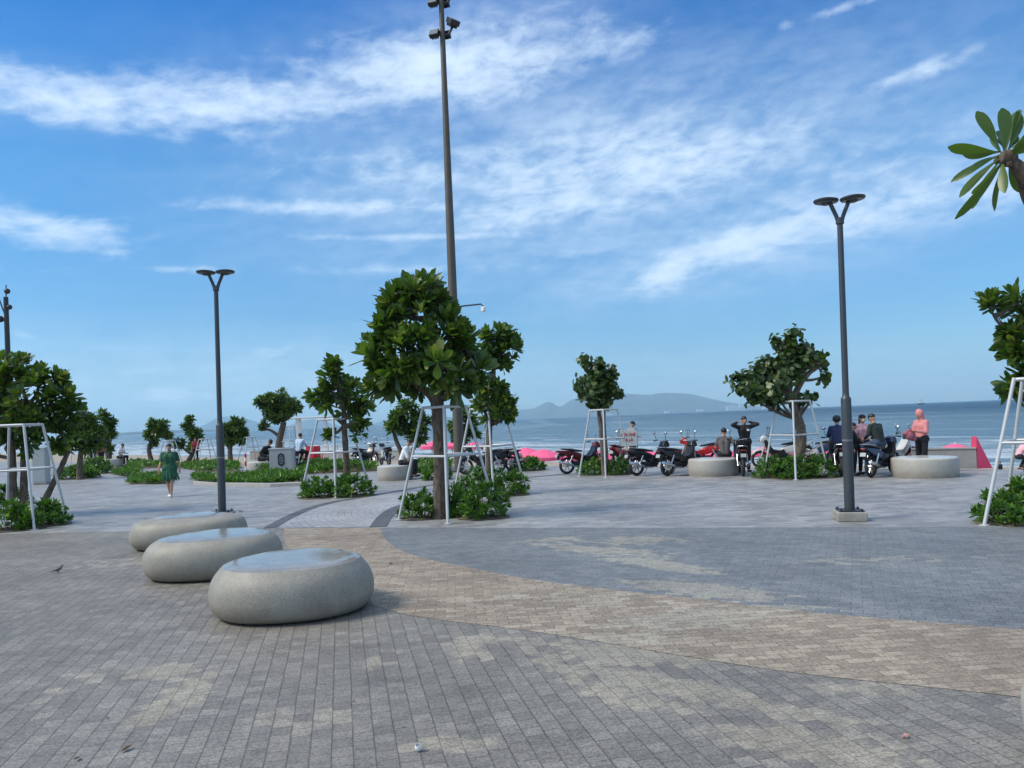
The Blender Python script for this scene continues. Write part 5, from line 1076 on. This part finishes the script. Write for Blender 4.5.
# dark jacket man seated on the navy bike
person(q + Vector((.06, .0, 0)), R(205), 'man in a dark green jacket and jeans sitting sideways on the navy motorbike', seated(.78, .22, .40, -.10, wr=((.12, -.34, .22), (-.12, -.34, .22)), face=(0, -1, -.5)), 'dkgreen', 'jeans', 'long', 'long', 'short', 'black', 1.0, 1.1)
# pink hoodie woman
q = rb1[1]; hy = q.y + rb1[2] + .28; hx = W(923, 470, hy).x; person(Vector((hx, hy, 0)), R(-72), 'woman in pink hoodie and black trousers holding a bag behind the bench', pose(elL=(.22, -.06, 1.10), wrL=(.12, -.28, 1.14), hdL=(-.3, -1, .1), elR=(-.22, -.06, 1.10), wrR=(-.12, -.30, 1.16), hdR=(.3, -1, .1), face=(0, -1, -.35), head=(0, -.05, 1.575)), 'pink', 'black', 'long', 'long', None, 'black', 1.0, 1.0, hat='hood')
pp = Vector((hx, hy, 0)); m = MB(); bc = Vector((-.36, -.10, 1.02))
m.ell(bc, (.13, .10, .13)); m.ell(bc + Vector((-.10, .02, .06)), (.09, .08, .07)); m.ell(bc + Vector((.09, 0, -.08)), (.09, .08, .08)); m.ell(bc + Vector((-.02, 0, .12)), (.06, .05, .07)); m.tube([bc + Vector((-.08, 0, .1)), bc + Vector((0, 0, .22)), bc + Vector((.08, 0, .1))], .012, 6); o = m.build('handbag', cloth('bag_print', (.30, .09, .13)), loc=pp, smooth=True); tag(o, 'dark pink bundled bag held up by the woman in the pink hoodie', 'bag')
# seated figures on the far benches
q = rb3[1]; person(Vector((q.x + .28, q.y - .1, 0)), R(80), 'man in a white shirt bent forward on the round bench, hands raised to his face', seated(.5, .35, wr=((.10, -.34, .42), (-.10, -.34, .42)), el=((.2, -.28, .12), (-.2, -.28, .12)), face=(0, -1, -.5), hdL=(-.2, -.2, 1), hdR=(.2, -.2, 1)), 'white', 'black', 'short', 'long', 'short', 'black')
q = rb4[1]; person(Vector((q.x + .05, q.y, 0)), R(70), 'hunched person in black sitting on the bench behind the striped post', seated(.5, .6, wr=((.1, -.5, .1), (-.1, -.5, .1)), face=(0, -1, -.8)), 'black', 'black', 'long', 'long', 'short', 'black', 1.05, 1.1)
q = rb5[1]; person(Vector((q.x + .42, q.y - .1, 0)), R(75), 'person in a white shirt sitting on the far bench at the path end', seated(.5, .3), 'white', 'black', 'short', 'long', 'short', 'black')
for k, (x, yw, lb, tp) in enumerate(((93, 20, 'person in dark clothes standing at the far path end, tallest of the group', 'black'), (98, 200, 'person with a dark red top in the middle of the far standing group', 'red'), (103, 90, 'person in black standing in the far group, nearest the round bench', 'black'))):
    person(W(x, 464, 47 + k * .4) * Vector((1, 1, 0)) if False else Vector((W(x, 464, 47).x, 47 + k * .4, 0)), R(yw), lb, pose(), tp, 'black', 'short', 'long', 'short', 'black', .92, 1.0)
person(Vector((W(300, 464, 34.2).x, 34.2, 0)), R(160), 'man in a light blue shirt sitting on the blue motorbike', seated(.78, .1, .4, -.1), 'lightblue', 'black', 'short', 'long', 'short', 'black')
person(Vector((W(196, 462, 47.5).x, 47.5, 0)), R(30), 'person in a dark red top half hidden behind the crooked tree', pose(), 'red', 'black', 'short', 'long', 'short', 'black', .9)
person(Vector((W(1019, 462, 31).x, 31, -1.1)), R(80), 'person in a pink and white top bending down on the beach beyond the tall shrub', seated(.6, .5, .3, -.1, face=(0, -1, -.4)), 'palepink', 'black', 'short', 'long', 'short', 'black', 1.0)
person(Vector((W(1000, 466, 37).x, 37, -2.0)), R(10), 'child in dark clothes wading beside the leaning guard leg', pose(), 'black', 'black', 'short', 'long', 'short', 'black', .55)
# bathers: only head and shoulders out of the water
for (x, y, lb) in ((642, 421, 'bather far out in the sea behind the man in the dark cap'), (289, 430.5, 'bather in the sea just above the blue motorbike'), (1019, 442, 'bather in the surf above the large shrub at the picture edge')):
    p = at(x, y + 1.5, SEA); k = 1.0; t = thing('person', lb, 'person', p, 0); m = MB(); m.cap((-.16, 0, .02), (.16, 0, .02), .09, .09); m.cap((-.1, 0, -.5), (0, 0, .1), .13, .07); m.cap((0, 0, .1), (0, 0, .2), .055, .055); m.ell((0, 0, .32), (.085, .1, .125)); m.cap((-.19, 0, .0), (-.32, -.1, -.12), .045, .035); m.cap((.19, 0, .0), (.32, -.1, -.12), .045, .035); remesh(m, 'body', SK, t, .02, 2)
    m = MB(); m.ell((0, .02, .36), (.095, .11, .11)); m.build('hair', HAIR, t, smooth=True)

# ------------------------------------------------------------------ boats, bird, litter
M_SHIP = mat('ship_grey', (.17, .165, .16), .6); p = at(921, 405.2, SEA); d_ = 1800; p = Vector((W(921, 403, d_).x, d_, SEA)); t = thing('fishing_boat', 'grey fishing boat on the horizon above the woman in the pink hoodie', 'boat', p, R(8)); sc = d_ / F
m = MB(); L_ = 17; vs = []; L_ = 8.3 * sc
for (z, q, w_) in ((-.3, .80, .5), (.9, .92, .8), (1.6 * 1, 1.0, 1.0)):
    for (xx, ww) in ((-.5, .8), (-.3, 1), (.1, 1), (.35, .7), (.5, .02)): vs.append((xx * L_ * q, ww * 2.4 * w_, z * sc * .75 + (abs(xx) ** 2) * 3))
    for (xx, ww) in ((.5, .02), (.35, .7), (.1, 1), (-.3, 1), (-.5, .8)): vs.append((xx * L_ * q, -ww * 2.4 * w_, z * sc * .75 + (abs(xx) ** 2) * 3))
m.add(vs, [(j * 10 + k, j * 10 + (k + 1) % 10, (j + 1) * 10 + (k + 1) % 10, (j + 1) * 10 + k) for j in range(2) for k in range(10)] + [tuple(range(20, 30)), tuple(reversed(range(10)))]); m.build('hull', M_SHIP, t)
m = MB(); m.box((-2.2 * sc * .5, 0, 2.0 * sc), (2.6 * sc, 3.2, 1.7 * sc)); m.build('wheelhouse', M_WHITE, t); m = MB(); m.tube([(0, 0, 1 * sc), (0, 0, 5.4 * sc)], .35, 6); m.tube([(0, 0, 4.6 * sc), (3.6 * sc, 0, 1.4 * sc)], .18, 5); m.tube([(-1.6 * sc, 0, 2.6 * sc), (-1.6 * sc, 0, 4.2 * sc)], .25, 5); m.build('mast', M_SHIP, t)
# bird
p = G(58, 573); t = thing('pigeon', 'small dark bird walking on the grey paving', 'bird', p, R(20)); m = MB(); M_BIRD = mat('bird_feather', (.10, .095, .10), .6, noise=.35, nscale=30)
m.ell((0, 0, .085), (.075, .04, .042), Matrix.Rotation(-.35, 3, 'Y')); m.cap((.05, 0, .11), (.075, 0, .15), .028, .02); m.ell((.085, 0, .158), (.024, .019, .02)); m.cap((.105, 0, .157), (.125, 0, .152), .007, .003, 6); m.cap((-.06, 0, .075), (-.135, 0, .05), .022, .010)
for s in (1, -1): m.cap((.0, s * .02, .055), (.005, s * .022, .012), .012, .005, 6); m.cap((.005, s * .022, .008), (.03, s * .024, .006), .005, .004, 6)
remesh(m, 'body', M_BIRD, t, .005, 1); t.scale = (.62,) * 3
# litter
def litter(name, px, py, label, cat, col, size, kind='leaf'):
    if kind == 'leaf': size *= .7
    p = G(px, py); p.z = .012; mm = mat('litter_' + name + cat.replace(' ', ''), col, .6, noise=.2); m = MB()
    if kind == 'leaf':
        lv, lf = leaf_template(size, size * .5, 5, 'lance', .5, -.15); m.add([tuple(v) for v in lv], [tuple(int(i) for i in f_) for f_ in lf])
    elif kind == 'cup':
        prof = [(size * .46, 0), (size * .5, .004), (size * .40, size * .5), (size * .30, size * .62), (size * .28, size * .6), (size * .36, size * .45), (size * .45, .01)]; m.lathe((0, 0, 0), prof, 20); tf(m, lambda v: Matrix.Rotation(R(28), 3, 'X') @ v + Vector((0, 0, .01)))
    else:
        for k in range(9): m.ell((random.uniform(-1, 1) * size * .45, random.uniform(-1, 1) * size * .3, size * .10 * random.random() + size * .08), (size * random.uniform(.12, .28), size * random.uniform(.10, .2), size * random.uniform(.08, .16)), Matrix.Rotation(random.uniform(0, 3), 3, 'Z') @ Matrix.Rotation(random.uniform(-.7, .7), 3, 'X'), 7, 5)
    o = m.build(name, mm, loc=p, smooth=(kind != 'crumple')); o.rotation_euler.z = random.uniform(0, 6); tag(o, label, cat); 
    if kind == 'leaf': s_ = o.modifiers.new('t', 'SOLIDIFY'); s_.thickness = .002
    return o
litter('paper_cup', 419, 752, 'white crushed paper cup lying on the grey paving', 'cup', (.72, .72, .70), .046, 'cup')
litter('dry_leaf', 121, 754, 'brown oval dry leaf on the grey paving, larger one near the picture bottom', 'leaf', (.12, .085, .05), .11)
litter('dry_leaf', 80, 759, 'pale brown dry leaf beside the larger brown leaf', 'leaf', (.22, .16, .10), .08)
litter('dry_leaf', 108, 720, 'dark curled leaf on the grey paving above the brown oval leaf', 'leaf', (.04, .035, .03), .05)
litter('dry_leaf', 352, 704, 'tiny dark leaf in the middle of the grey paving', 'leaf', (.03, .03, .03), .04)
litter('dry_leaf', 478, 659, 'dark leaf scrap where the sandy stain begins on the grey paving', 'leaf', (.03, .03, .03), .055)
litter('dry_leaf', 575, 531, 'dark leaf on the slate paving near the pale border', 'leaf', (.04, .04, .03), .08)
litter('dry_leaf', 392, 564, 'thin dry twig leaf on the buff paving band', 'leaf', (.09, .06, .04), .12)
litter('dry_leaf', 243, 512, 'reddish leaf on the pale paving behind the farthest rounded bench', 'leaf', (.25, .06, .03), .22)
litter('dry_leaf', 908, 710, 'small dark crumb of leaf below the buff band', 'leaf', (.03, .03, .035), .035)
litter('wrapper', 905, 739, 'small crumpled red and white wrapper below the buff band', 'wrapper', (.42, .22, .20), .05, 'crumple')
litter('plastic_bag', 603, 475, 'pale blue plastic bag lying by the ball-crowned tree guard', 'plastic bag', (.42, .58, .68), .42, 'crumple')
m = MB(); p = G(680, 476); pts = spline([(0, 0, .02), (.2, -.12, .02), (.45, -.05, .02), (.6, .1, .1), (.62, .2, .35)], 6); m.tube(pts, .014, 6); o = m.build('rubber_hose', M_BLK, loc=p, smooth=True); tag(o, 'black hose looping on the ground between the black motorbike and the round bench', 'hose')
